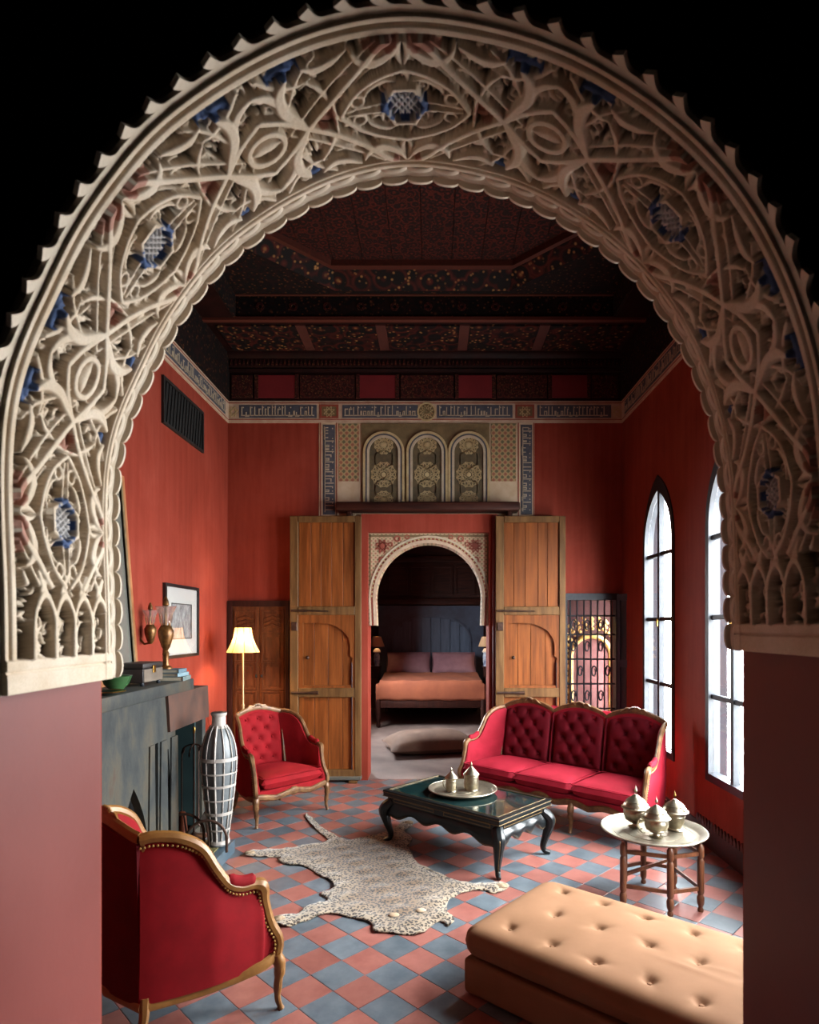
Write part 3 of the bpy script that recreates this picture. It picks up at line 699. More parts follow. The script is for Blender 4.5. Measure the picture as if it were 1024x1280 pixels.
door_leaf('door_1', 'tall amber timber door leaf folded back beside the lamp and armchair', -1.685, -.84, 1)
door_leaf('door_2', 'tall amber timber door leaf folded back behind the sofa', .755, 1.585, 1)

# ---------------------------------------------------------------- carved cupboard doors on the back wall
cb = thing('carved_cupboard', 'dark carved wooden cupboard doors behind the floor lamp', 'cupboard', (-2.09, YB, 0))
MB().plate(rect(-.385, .36, 0, 2.16), [rect(-.33, .32, .02, 2.09)], fd, .0, .055).build('frame', MAT['dark_wood'], cb)
for a0, a1 in ((-.33, -.008), (-.003, .32)):
    d = MB().plate(rect(a0, a1, .02, 2.09), [], fd, 0, .022).build('door', MAT['brown_wood'], cb)
    zz = [.06, .52, 1.08, 1.42, 1.78, 2.06]
    for k in range(5):
        p0, p1, b0, b1 = a0 + .045, a1 - .045, zz[k] + .02, zz[k + 1] - .03
        MB().plate(rect(p0 - .02, p1 + .02, b0 - .02, b1 + .02), [rect(p0, p1, b0, b1)], fd, .022, .036).build('panel_frame', MAT['brown_wood'], d)
        MB().plate(rect(p0 + .03, p1 - .03, b0 + .03, b1 - .03), [], fd, .022, .032).build('raised_panel', MAT['brown_wood'], d)
    c = MB()
    for k in range(3): c.tube([(a0 + .06, -.04, 1.84 + .05 * k), ((a0 + a1) / 2, -.042, 1.88 + .05 * k), (a1 - .06, -.04, 1.84 + .05 * k)], .009, 6)
    stuff(c.build('carving', MAT['brown_wood'], d))
    MB().ell(((a1 if a0 < -.1 else a0) + (-.03 if a0 < -.1 else .03), -.05, 1.25), (.012, .012, .02)).build('knob', MAT['iron'], d)

# ---------------------------------------------------------------- wrought iron grille at the right of the back wall
al = struct('alcove', MB().plate(rect(1.58, 2.9, .3, 2.5), [], XZ, 8.55, 8.62).box(1.55, 1.62, 7.78, 8.55, .3, 2.5).plate(rect(7.78, 8.55, .3, 2.5), [rect(7.93, 8.2, .8, 2.2)], YZ, 2.6, 2.68).box(1.55, 2.68, 7.78, 8.6, .30, .5).box(1.55, 2.68, 7.78, 8.6, 2.4, 2.5), M('dusky_rose_plaster', (84, 46, 46), (104, 62, 60), rough=.8), parent=wall_back)  # unseen side opening added to let sky light onto the gilding
gm = thing('gilt_arch_mirror', 'gilded scrolling arch frame glinting behind the iron grille', 'frame', (2.14, 8.3, .5))
MB().plate([(-.25, 0), (.25, 0)] + [(.25 * math.cos(a), .95 + .25 * math.sin(a)) for a in np.linspace(0, PI, 15)], [], XZ, -.01, .01).build('panel', M('rose_cloth', (112, 66, 66), (134, 86, 82), rough=.8), gm)
gi = M('bright_gilding', (214, 168, 84), (240, 204, 124), scale=24, rough=.4, metal=.2)
g = MB().tube([(-.27, -.02, 0), (-.27, -.02, .95)] + [(.27 * math.cos(PI - a), -.02, .95 + .27 * math.sin(a)) for a in np.linspace(0.1, PI - .1, 14)] + [(.27, -.02, .95), (.27, -.02, 0)], .035, 8); g.build('arch_frame', gi, gm)
g = MB()
for k in range(15):
    a = PI * k / 14; r = .34 + .05 * math.sin(a) ; c = (r * math.cos(a), .95 + r * math.sin(a) * 1.1)
    for s2 in range(9): g.ell((c[0] * (1 + .03 * s2) + .02 * math.cos(s2 * 2.1), -.03, .95 + (c[1] - .95) * (.86 + .05 * s2) + .015 * math.sin(s2 * 2.1)), (.022, .014, .022), 6, 4)
for k in range(12):
    for sg in (-1, 1): g.ell((sg * (.33 + .02 * (k % 2)), -.03, .08 * k), (.042, .014, .044), 6, 4)
g.ell((0, -.03, 1.42), (.03, .02, .09), 8, 5); stuff(g.build('gilt_scrolls', gi, gm))
gr = thing('iron_grille', 'black wrought iron window grille with scrolls beside the sofa', 'grille', (1.935, YB, 0))
MB().plate(rect(-.33, .33, .53, 2.25), [rect(-.295, .295, .57, 2.17)], fd, -.10, .05).build('frame', MAT['iron'], gr)
for k in range(7): MB().tube([(-.25 + .0833 * k, -.0, .57), (-.25 + .0833 * k, -.0, 2.17)], .010, 6).build('vertical_bar', MAT['iron'], gr)
for z in (.85, 1.15, 1.45, 1.75, 1.98): MB().tube([(-.295, .012, z), (.295, .012, z)], .011, 6).build('cross_bar', MAT['iron'], gr)
for z in (1.0, 1.3, 1.6, 1.865):
    for k in range(6):
        x = -.2085 + .0833 * k
        if (k + int(z * 10)) % 2 == 0: MB().tube([(x + .034 * math.cos(a) * (1 - a / 14), .006, z + .075 * math.sin(a) * (1 - a / 14)) for a in np.linspace(0, 7.5, 18)], .009, 5).build('scroll', MAT['iron'], gr)
sh = thing('window_shutter', 'narrow blue-grey shutter folded against the wall corner beside the grille', 'shutter', (2.255, YB - .04, 0), rz=-1.05)
MB().plate(rect(0, .26, .56, 2.24), [rect(.05, .21, .64, 1.36), rect(.05, .21, 1.45, 2.16)], fd, -.02, .02).build('frame', M('grey_blue_paint', (52, 60, 76), (70, 80, 96), scale=6, rough=.5), sh)
for z0, z1 in ((.64, 1.36), (1.45, 2.16)): MB().plate(rect(.05, .21, z0, z1), [], fd, -.008, .008).build('panel', M('dark_blue_paint', (38, 44, 58), (52, 58, 74), rough=.5), sh)

# ---------------------------------------------------------------- pointed windows
n = NT('window_glass'); tr = n.n('ShaderNodeBsdfTransparent', {'Color': (.97, .98, .98, 1)}); gl = n.n('ShaderNodeBsdfGlossy', {'Roughness': 0.02})
lw = n.n('ShaderNodeLayerWeight', {'Blend': .5}); fr = n.n('ShaderNodeMath', {0: n.math('MULTIPLY', n.math('POWER', lw.outputs['Facing'], 5.0), .9), 1: .035}, operation='ADD'); mx = n.n('ShaderNodeMixShader', {0: fr.outputs[0], 1: tr.outputs[0], 2: gl.outputs[0]}); n.t.links.new(mx.outputs[0], n.out.inputs['Surface']); MAT['glass'] = n.m
wnames = ('tall pointed window next to the sofa, farthest down the wall', 'tall pointed window behind the brass tray table, its edge cut by the arch', 'pointed window nearest the archway, out of sight behind the jamb')
for k, y in enumerate(WINY):
    w = thing('window_%d' % (k + 1), wnames[k], 'window', (XR, y, WZ0), kind='structure')
    fw = lambda a, b, d: (d, a - y, b - WZ0)
    MB().plate(pointed(y, WHW + .012, WZ0 - .01, WZS, WZA + .02), [pointed(y, WHW - .05, WZ0 + .055, WZS, WZA - .14)], fw, -.012, .085).build('frame', MAT['iron'], w)
    MB().rbox(.0, .06, -.024, .024, .05, WZA - WZ0 - .13, .004, 1).build('mullion', MAT['iron'], w)
    bars = [WZ0 + .05, 1.265, 1.925, 2.59, WZA - .14]
    for z in bars[1:-1]: MB().rbox(.012, .05, -WHW + .045, WHW - .045, z - WZ0 - .020, z - WZ0 + .020, .004, 1).build('transom', MAT['iron'], w)
    for i in range(4):
        for sg in (-1, 1):
            z0, z1 = bars[i] - WZ0 + .012, bars[i + 1] - WZ0 - .012
            if i < 3: p = rect(min(sg * .017, sg * (WHW - .05)), max(sg * .017, sg * (WHW - .05)), z0, z1)
            else:
                full = [(a - y, b - WZ0) for a, b in pointed(y, WHW - .055, bars[3] + .012, WZS, WZA - .15)]
                p = [(a, b) for a, b in full if a * sg > .017]
                tz = max(b for a, b in p)
                p = ([(sg * .017, z0)] + p + [(sg * .017, tz)]) if sg > 0 else (p + [(sg * .017, tz), (sg * .017, z0)][::1])
                if sg < 0:
                    lft = sorted([(a, b) for a, b in full if a < -.017], key=lambda t: t[1]); p = [(-.017, z0)] + [(-.017, lft[-1][1])] + lft[::-1]
                else:
                    rt = sorted([(a, b) for a, b in full if a > .017], key=lambda t: t[1]); p = [(.017, z0)] + rt + [(.017, rt[-1][1])]
            MB().plate(p, [], lambda a, b, d: (d, a, b), .028, .032).build('pane', MAT['glass'], w, smooth=0)
    MB().rbox(-.02, .0, -.012, .012, 1.28, 1.36, .004, 1).build('latch', MAT['brass'], w)
# zellige skirting along the window wall
bb = thing('baseboard_right', 'dark stepped mosaic tile skirting under the pointed windows', 'skirting', (XR, YF, 0), kind='structure')
MB().box(-.014, 0, 0, YB - YF, 0, .17).build('band', M('dark_mosaic', (52, 24, 22), (86, 40, 34), scale=40, rough=.5), bb)
bt = MB()
for k in range(int((YB - YF) / .055)):
    y0 = .01 + k * .055
    if y0 > 3.6: break
    bt.plate([(y0, .17), (y0 + .04, .17), (y0 + .04, .20), (y0 + .02, .235), (y0, .20)], [], lambda a, b, d: (d, a, b), -.014, 0)
stuff(bt.build('merlons', M('maroon_mosaic', (84, 34, 30), (104, 44, 36), rough=.5), bb))

# ---------------------------------------------------------------- ceiling: frieze, soffit beams, octagonal painted tray
def paint_mat(name, dark, mid, hi, scale, thr=.5):
    n = NT(name); co = n.coord('Object', (1, 1, 1)); vo = n.n('ShaderNodeTexVoronoi', {'Vector': co, 'Scale': scale}, feature='F1')
    v2 = n.n('ShaderNodeTexVoronoi', {'Vector': co, 'Scale': scale * 2.7}, feature='F1')
    a = n.ramp(vo.outputs['Distance'], [(0.0, hi), (0.16, mid), (0.3, dark), (0.5, dark), (0.62, mid), (0.8, dark)])
    b = n.ramp(v2.outputs['Distance'], [(0.1, hi), (0.3, dark), (0.8, dark)])
    n.set('Base Color', n.mix(n.noise(co, 3, 3), a, b)); n.set('Roughness', .8); n.set('Specular IOR Level', .2); return n.m
MAT['ceil_paint'] = paint_mat('painted_ceiling_flowers', (14, 5, 5), (96, 30, 18), (196, 144, 84), 6)
MAT['ceil_dark'] = paint_mat('dark_painted_moulding', (10, 4, 4), (44, 13, 10), (130, 78, 44), 8)
MAT['ceil_plank'] = paint_mat('painted_ceiling_boards', (30, 9, 6), (104, 34, 18), (122, 46, 22), 15)
MAT['ceil_wood'] = M('dark_oxblood_wood', (26, 8, 7), (42, 13, 11), scale=5, spec=.15, rough=.6)
MAT['ceil_red'] = M('crimson_frieze_panel', (110, 15, 24), (124, 22, 28), rough=.6)
MAT['ceil_lattice'] = paint_mat('olive_lattice_panel', (48, 14, 12), (104, 38, 26), (148, 116, 66), 16)
ce = thing('ceiling', 'dark red painted timber ceiling with a raised eight-sided centre', 'ceiling', (0, 0, 0), kind='structure')
zA = 4.93
fr_ = MB().plate(rect(XL, XR, ZB1, zA), [], XZ, YB - .03, YB); fr_.build('frieze_board', MAT['ceil_wood'], ce)
MB().box(XL, XL + .03, YF, YB, ZB1, 5.16).build('frieze_board', MAT['ceil_dark'], ce); MB().box(XR - .03, XR, YF, YB, ZB1, 5.16).build('frieze_board', MAT['ceil_dark'], ce)
xs = XL + .06; kk = 0
us = [(290, 318, 1), (322, 372, 0), (375, 445, 1), (448, 497, 0), (500, 568, 1), (571, 617, 0), (620, 684, 1), (687, 735, 0), (738, 772, 1)]
for u0, u1, pat in us:
    MB().plate(rect(xw(u0) + .01, xw(u1) - .01, ZB1 + .03, zA - .04), [], XZ, YB - .045, YB - .03).build('frieze_panel', MAT['ceil_lattice'] if pat else MAT['ceil_red'], ce)
    if not pat:
        for uu in (u0, u1): MB().plate(rect(xw(uu) - .022, xw(uu) + .022, ZB1 + .02, zA - .03), [], XZ, YB - .05, YB - .03).build('frieze_stile', MAT['ceil_lattice'], ce)
def cornice(mb, prof):        # profile (y, z) swept across the room at the back
    n_ = len(prof); mb.add([(XL, y, z) for y, z in prof] + [(XR, y, z) for y, z in prof], [tuple(range(n_)), tuple(range(2 * n_ - 1, n_ - 1, -1))] + [(i, (i + 1) % n_, n_ + (i + 1) % n_, n_ + i) for i in range(n_)])
    return mb
cornice(MB(), [(YB, zA), (YB - .05, zA), (YB - .06, zA + .03), (YB - .05, zA + .05), (YB - .07, zA + .06), (YB - .07, zA + .15), (YB - .10, zA + .17), (YB - .12, zA + .21), (YB - .12, 5.17), (YB, 5.17)]).build('cornice_moulding', MAT['ceil_wood'], ce)
dn = MB()
for k in range(96):
    x = XL + .05 + k * .0495
    dn.add([(x, YB - .072, zA + .07), (x + .036, YB - .072, zA + .07), (x + .018, YB - .072, zA + .14), (x, YB - .08, zA + .07), (x + .036, YB - .08, zA + .07), (x + .018, YB - .08, zA + .14)], [(0, 1, 2), (3, 5, 4), (0, 3, 4, 1), (1, 4, 5, 2), (2, 5, 3, 0)])
stuff(dn.build('dentils', MAT['ceil_lattice'], ce))
YS = 6.6                       # front edge of the back soffit
MB().box(XL, XR, YS, YB, 5.145, 5.20).build('back_soffit', MAT['ceil_wood'], ce)
for a0, a1 in ((-2.36, -1.50), (-1.38, -.62), (-.50, .30), (.42, 1.18), (1.30, 2.20)):
    MB().box(a0, a1, YS + .12, YB - .18, 5.125, 5.147).build('soffit_panel', MAT['ceil_paint'], ce)
for a in (-1.44, -.56, .36, 1.24): MB().box(a - .055, a + .055, YS + .12, YB - .18, 5.13, 5.147).build('soffit_rib', M('russet_rib', (70, 24, 15), (88, 36, 22), rough=.7), ce)
MB().box(XL, XR, YS - .03, YS + .03, 5.12, 5.155).build('bead', M('worn_red_bead', (92, 42, 30), rough=.5), ce)
MB().box(XL, XR, YS - .005, YS + .03, 5.155, 5.40).build('riser', MAT['ceil_dark'], ce)
MB().box(XL, XR, YS - .02, YS + .03, 5.385, 5.405).build('bead', M('pale_worn_bead', (110, 60, 44), rough=.5), ce)
ro = MB()
for k in range(13):
    x = -2.2 + k * .36
    ro.plate(disc((x, 5.27), .045, 14), [disc((x, 5.27), .022, 10)], XZ, YS - .016, YS - .004)
stuff(ro.build('rosettes', MAT['ceil_lattice'], ce))
for x0, x1 in ((XL, -2.12), (1.96, XR)): MB().box(x0, x1, YF, YS, 5.145, 5.20).build('side_soffit', MAT['ceil_wood'], ce)
for x0, x1 in ((-2.13, -2.10), (1.94, 1.97)): MB().box(x0, x1, YF, YS, 5.15, 5.41).build('side_riser', MAT['ceil_dark'], ce)
# octagonal tray: far edge at Y 6.3, chamfered corners
TX0, TX1, TY1, TY0, CH = -1.90, 1.70, 6.30, 2.2, .88
def octo(o): 
    return [(TX0 - o, TY0 + CH), (TX0 + CH, TY0 - o), (TX1 - CH, TY0 - o), (TX1 + o, TY0 + CH), (TX1 + o, TY1 - CH), (TX1 - CH, TY1 + o), (TX0 + CH, TY1 + o), (TX0 - o, TY1 - CH)]
MB().plate(rect(-2.12, 1.96, YF, YS), [octo(.22)], XY, 5.40, 5.44).build('tray_border', MAT['ceil_dark'], ce)
o1, o2 = octo(.22), octo(0)
MB().loft([[(x, y, 5.40) for x, y in o1], [(x, y, 5.53) for x, y in o2]], cu=True, cap=False).build('tray_slope', MAT['ceil_paint'], ce, smooth=0)
o3 = octo(-.07)
MB().plate(o2, [o3], XY, 5.50, 5.56).build('tray_moulding', M('red_brown_moulding', (70, 28, 19), (90, 40, 27), scale=30, rough=.5), ce)
MB().box(-2.6, 2.4, YF, YB + .2, 5.62, 5.75).build('upper_boarding', MAT['ceil_wood'], ce)
MB().box(-2.6, 2.6, YF, 7.9, 5.75, 5.85).build('roof_deck', MAT['ceil_wood'], ce)
x = TX0
while x < TX1:
    w = .30; xa, xb = x + .003, min(x + w, TX1) - .003
    MB().box(xa, xb, TY0, TY1 - max(0, CH - (min(xa - TX0, TX1 - xb) + .2)) * .0, 5.56, 5.585).build('board', MAT['ceil_plank'], ce); x += w

# ---------------------------------------------------------------- bedroom shell
bw = MB().plate(rect(-1.9, 1.9, 0, 4.2), [], XZ, 13.9, 14.0).box(1.5, 1.6, 7.78, 14, 0, 4.2)
bw.plate(rect(7.78, 14, 0, 4.2), [rect(9.5, 10.5, 1.32, 2.54)], YZ, -1.72, -1.62).box(-1.75, 1.6, 7.78, 14, 4.2, 4.3)  # unseen wall opening added so sky light reaches the bed
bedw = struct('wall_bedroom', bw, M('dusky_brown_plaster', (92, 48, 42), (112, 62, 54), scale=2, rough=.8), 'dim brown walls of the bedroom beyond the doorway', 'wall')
# ---------------------------------------------------------------- upholstered French seats
def mirror(pts): return [(-x, y, z) for x, y, z in pts]
def tuft_grid(cx, w, z0, ztop, yfun, rows, n=36, m=40, deep=.030, puff=.05):
    """front face of a buttoned pad; returns grid rows and button centres"""
    btn = []
    for r in range(rows):
        k = 3 if r % 2 == 0 else 2
        for c in range(k):
            btn.append((cx + (c - (k - 1) / 2) * w * .30, z0 + (r + .75) * (ztop(cx) - z0) / (rows + .5)))
    grid = []
    for i in range(m + 1):
        row = []
        for j in range(n + 1):
            fx = j / n * 2 - 1; x = cx + fx * w / 2; zt = ztop(x); z = z0 + (zt - z0) * i / m
            fz = i / m * 2 - 1
            e = max(0.0, (1 - abs(fx) ** 6) * (1 - abs(fz) ** 6)) ** .5
            d = min(math.hypot(x - a, z - b) for a, b in btn)
            ds_ = sorted(math.hypot(x - a, z - b) for a, b in btn)
            crease = math.exp(-((ds_[1] - ds_[0]) / .014) ** 2) * 0 
            dep = deep * math.exp(-(d / .026) ** 2) + .010 * math.exp(-(d / .06) ** 2)
            # folds run diagonally between neighbouring buttons
            fold = 0.0
            for a, b in btn:
                dx, dz = x - a, z - b; r_ = math.hypot(dx, dz)
                if r_ < .13: fold = max(fold, math.exp(-((abs(dx) * .72 - abs(dz) * .69) / .006) ** 2) * (1 - r_ / .13))
            y = yfun(x, z) + puff * e - dep * min(1, e * 1.2) - .012 * fold * e
            row.append((x, y, z))
        grid.append(row)
    return grid, [(a, yfun(a, b) + puff - deep, b) for a, b in btn]
def cushion(corners, z0, z1, crown=.03, n=22):
    top, bot = [], []
    for i in range(n + 1):
        rt, rb = [], []
        for j in range(n + 1):
            u, v = j / n, i / n
            x = (corners[0][0] * (1 - u) + corners[1][0] * u) * (1 - v) + (corners[3][0] * (1 - u) + corners[2][0] * u) * v
            y = (corners[0][1] * (1 - u) + corners[1][1] * u) * (1 - v) + (corners[3][1] * (1 - u) + corners[2][1] * u) * v
            a, b = abs(2 * u - 1), abs(2 * v - 1); e = max(0, (1 - a ** 7) * (1 - b ** 7)) ** .4
            zm = (z0 + z1) / 2
            rt.append((x, y, zm + (z1 - zm) * e + crown * (1 - a * a) * (1 - b * b))); rb.append((x, y, zm - (zm - z0) * e))
        top.append(rt); bot.append(rb)
    return MB().loft(top).loft([r[::-1] for r in bot])
def bergere(name, label, cat, loc, rz, nseat, hwb, fabric, side_fab, back_fab, tuftm, wood, yb=-.34, outer=None):
    t = thing(name, label, cat, loc, rz)
    if nseat == 1: t.scale = (1, .88, 1)
    dxs = 1.2 if nseat == 1 else .75
    base_rail = [(.255, -.36, .95), (.278, -.30, .955), (.308, -.20, .935), (.332, -.10, .875), (.346, -.035, .775), (.353, .03, .69), (.358, .10, .655),
                 (.363, .18, .648), (.368, .225, .625), (.362, .245, .55), (.363, .28, .44), (.375, .325, .345), (.366, .318, .25)]
    rail = [(hwb + (x - .255) * dxs, y, z) for x, y, z in base_rail]
    R = [Vector(p) for p in cr(rail, 5)]
    hump = .045 if nseat == 1 else .075
    def ztop(x):                                     # crest line
        if nseat == 1: return .955 + .055 * math.cos(x / hwb * PI / 2) ** 1.2
        f = (x + hwb) / (2 * hwb) * nseat; f = f - math.floor(min(f, nseat - 1e-6)); return .955 + .085 * math.sin(PI * min(1, max(0, f))) ** .8
    def yback(x, z): return (-.36 - .05 * (1 - (x / hwb) ** 2)) + .10 * (0.95 - z) / .6 - (.0 if nseat == 1 else -.0)
    # --- wood
    for sg in (1, -1):
        pts = [(sg * p.x, p.y, p.z) for p in R]
        MB().tube(pts, [.021 + .007 * math.exp(-((p.y - .225) / .03) ** 2 - ((p.z - .62) / .05) ** 2) for p in R], 8, flat=(1.0, 1.25), up=(sg * 1.0, 0, 0.01)).build('arm_rail', wood, t)
        s_ = MB().tube([(sg * (R[40].x + .006) + 0, .228 + .022 * math.cos(a) * (1 - a / 9), .612 + .028 * math.sin(a) * (1 - a / 9)) for a in np.linspace(0, 6.5, 14)], .010, 6)
        s_.build('arm_scroll', wood, t)
        # arm pad
        ap = [Vector((sg * p.x, p.y, p.z + .022)) for p in R if .02 < p.y < .19 and p.z > .64]
        MB().tube(ap, [.018] + [.030] * (len(ap) - 2) + [.018], 10, flat=(1.0, .8), up=(0, 0, 1)).build('arm_pad', fabric, t)
        # upholstered side: outside and inside faces as one padded shell
        top = [p for p in R if p.z > .30]
        out_, in_ = [], []
        for k, p in enumerate(top):
            ro, ri = [], []
            xb = p.x - .012 if p.z > .5 else p.x
            for i in range(9):
                f = i / 8; z = .245 + (p.z - .012 - .245) * f
                b = math.sin(PI * f)
                x = (p.x - .004) + .012 * b
                ro.append((sg * x, p.y, z)); ri.append((sg * (x - .030 - .030 * b), p.y, z))
            out_.append(ro); in_.append(ri)
        MB().loft([a + b[::-1] for a, b in zip(out_, in_)], cu=True).build('side_panel', side_fab, t)
        nails = MB()
        acc = 1.0
        for k in range(0, len(R) - 3, 1):
            for f in (0, .25, .5, .75):
                p = R[k].lerp(R[k + 1], f); acc += (R[k + 1] - R[k]).length / 4
                if acc < .0175: continue
                acc = 0.0; nails.ell((sg * (p.x + .008), p.y - (.034 if p.z < .60 else 0), p.z - (.036 if p.z >= .60 else 0)), (.006, .006, .006), 6, 4)
        stuff(nails.build('nail_trim', MAT['nail'], t))
        # legs
        xf_ = rail[-1][0]
        MB().tube([(sg * p[0], p[1], p[2]) for p in cr([(xf_, .315, .275), (xf_ + .010, .330, .215), (xf_ + .004, .325, .14), (xf_ - .002, .325, .06), (xf_ + .008, .340, .004)], 4)], [.030] * 2 + [.034] * 2 + [.029] * 3 + [.022] * 4 + [.0165] * 3 + [.015] * 2 + [.019], 10).build('leg', wood, t)
        MB().tube([(sg * p[0], p[1], p[2]) for p in cr([(hwb - .01, -.33, .27), (hwb, -.34, .18), (hwb + .005, -.37, .08), (hwb + .012, -.405, .004)], 4)], [.028, .027, .026, .024, .023, .022, .02, .019, .018, .017, .016, .015, .016], 8).build('leg', wood, t)
        # bottom side rail
        br = [(sg * (hwb - .005), -.35, .235), (sg * (hwb + (rail[-1][0] - hwb) * .5), -.05, .225), (sg * (rail[-1][0] - .004), .20, .245), (sg * rail[-1][0], .32, .268)]
        MB().tube(cr(br, 5), .019, 8, flat=(1.5, .9), up=(0, 0, 1)).build('side_rail', wood, t)
    xf_ = rail[-1][0]
    if nseat > 1:
        for sx in (-xf_ / 3, xf_ / 3):
            MB().tube(cr([(sx, .335, .27), (sx, .35, .20), (sx, .345, .12), (sx, .345, .06), (sx, .36, .004)], 4), [.030] * 3 + [.032] * 2 + [.026] * 3 + [.02] * 4 + [.016] * 4 + [.019], 10).build('leg', wood, t)
    fr_pts = []
    for k in range(41):
        f = k / 40 * 2 - 1; per = 1 if nseat == 1 else 3
        w_ = math.cos((f + 1) * PI * per)
        fr_pts.append((f * xf_, .325 + .018 * math.cos(f * PI / 2), .268 - .022 * (1 - abs(w_)) + .010 * w_ ** 4))
    MB().tube(fr_pts, [.021 + (.008 if abs(abs(k / 40 * 2 - 1) if nseat > 1 else k / 40 * 2 - 1) < .06 else 0) for k in range(41)], 8, flat=(1.35, .8), up=(0, 0, 1)).build('front_apron', wood, t)
    MB().tube([(-hwb, -.35, .235), (0, -.40, .235), (hwb, -.35, .235)], .018, 8, flat=(1.4, .9), up=(0, 0, 1)).build('back_rail', wood, t)
    # crest rail and carving
    N = 16 * max(1, nseat * 2)
    cp = [(-hwb + 2 * hwb * k / N, -.36 - .05 * (1 - (2 * k / N - 1) ** 2), ztop(-hwb + 2 * hwb * k / N)) for k in range(N + 1)]
    MB().tube(cp, .023, 8, flat=(1.2, .85), up=(0, 0, 1)).build('crest_rail', wood, t)
    for c in range(nseat):
        x = -hwb + (c + .5) * 2 * hwb / nseat; z = ztop(x); y = -.36 - .05 * (1 - (x / hwb) ** 2)
        g = MB()
        for k in range(-4, 5):
            a = k * .34; g.ell((x + .05 * math.sin(a), y + .012, z + .006 + .026 * math.cos(a)), (.011, .016, .018), 6, 4)
        for sg in (1, -1):
            g.tube([(x + sg * (.05 + .10 * f), y + .012 - .0 * f, ztop(x + sg * (.05 + .10 * f)) + .016 + .012 * math.sin(f * 5)) for f in np.linspace(0, 1, 9)], [.014, .014, .012, .013, .010, .011, .008, .008, .004], 6)
        stuff(g.build('crest_carving', MAT['gilt'] if wood is not MAT['gold_wood'] else wood, t))
    # seat, pads
    MB().plate([(-hwb + .01, -.36), (hwb - .01, -.36), (xf_ - .03, .325), (-xf_ + .03, .325)], [], XY, .245, .325).build('seat_base', fabric, t)
    for c in range(nseat):
        f0, f1 = -1 + 2 * c / nseat, -1 + 2 * (c + 1) / nseat
        g_ = .004; k0, k1 = hwb - .03, xf_ - .045
        cor = [(f0 * k0 + g_, -.30), (f1 * k0 - g_, -.30), (f1 * k1 - g_, .345), (f0 * k1 + g_, .345)]
        cu_ = cushion(cor, .315, .455, .022).build('seat_cushion', fabric, t)
        ring = []
        for (p, q_) in ((cor[0], cor[1]), (cor[1], cor[2]), (cor[2], cor[3]), (cor[3], cor[0])):
            for f in (.04, .35, .65, .96): ring.append((p[0] + (q_[0] - p[0]) * f, p[1] + (q_[1] - p[1]) * f, .437))
        MB().tube(ring, .006, 6, closed=True).build('piping', fabric, cu_)
        w = 2 * hwb / nseat - .05; cx = -hwb + (c + .5) * 2 * hwb / nseat
        zt = lambda x: ztop(x) - .035
        grid, btn = tuft_grid(cx, w, .43, zt, yback, 5)
        back = [[(x, yback(x, z) - .02, z) for x, y, z in r] for r in grid]
        pm = MB().loft(grid); nn_ = len(grid[0]); 
        rim = [grid[0][j] for j in range(nn_)] + [grid[i][-1] for i in range(1, len(grid))] + [grid[-1][j] for j in range(nn_ - 2, -1, -1)] + [grid[i][0] for i in range(len(grid) - 2, 0, -1)]
        rim2 = [(x, yback(x, z) - .015, z) for x, y, z in rim]; pm.loft([rim, rim2], cu=True, cap=False)
        po = pm.build('back_pad', tuftm, t, smooth=60)
        g = MB()
        for b in btn: g.ell((b[0], b[1] + .004, b[2]), (.010, .007, .010), 7, 4)
        stuff(g.build('buttons', tuftm, po))
        if nseat > 1 and c < nseat - 1:
            xe = -hwb + (c + 1) * 2 * hwb / nseat
            MB().tube([(xe, yback(xe, .43) + .01, .43), (xe, yback(xe, .7) + .01, .7), (xe, yback(xe, .95) + .01, .945)], .013, 8).build('back_stile', tuftm, t)
    for sg in (1, -1):
        MB().tube(cr([(sg * (hwb - .014), yback(hwb, .43) + .02, .43), (sg * (hwb - .012), yback(hwb, .7) + .02, .70), (sg * (hwb - .004), yback(hwb, .95) + .01, .95)], 4), .014, 8).build('back_stile', wood, t)
    # outside back
    rows = []
    for i in range(7):
        z = i / 6; r = []
        for k in range(N + 1):
            x = -hwb + 2 * hwb * k / N; r.append((x, -.375 - .05 * (1 - (x / hwb) ** 2) + .02 * (1 - z), .245 + (ztop(x) - .02 - .245) * z))
        rows.append(r)
    inner = [[(x, y + .03, z) for x, y, z in r] for r in rows]
    MB().loft([a + b[::-1] for a, b in zip(rows, inner)], cu=True).build('back_panel', back_fab, t)
    return t
bergere('bergere_armchair', 'red buttoned armchair with gilt wood frame facing the room below the lit floor lamp', 'armchair', (-1.545, 6.12, 0), math.radians(-132.8), 1, .262,
        MAT['velvet'], MAT['velvet'], MAT['velvet'], MAT['velvet'], MAT['gilt'])
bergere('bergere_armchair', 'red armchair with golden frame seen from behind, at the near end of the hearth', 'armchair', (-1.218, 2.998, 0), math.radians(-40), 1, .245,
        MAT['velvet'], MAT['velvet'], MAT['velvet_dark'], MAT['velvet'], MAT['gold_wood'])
bergere('canape_sofa', 'three-seat crimson buttoned sofa with carved gilt crest beside the windows', 'sofa', (1.235, 5.985, 0), math.radians(137.2), 3, .90,
        MAT['velvet_pink'], MAT['velvet_pink'], MAT['velvet_pink'], MAT['tuft'], MAT['gilt'])

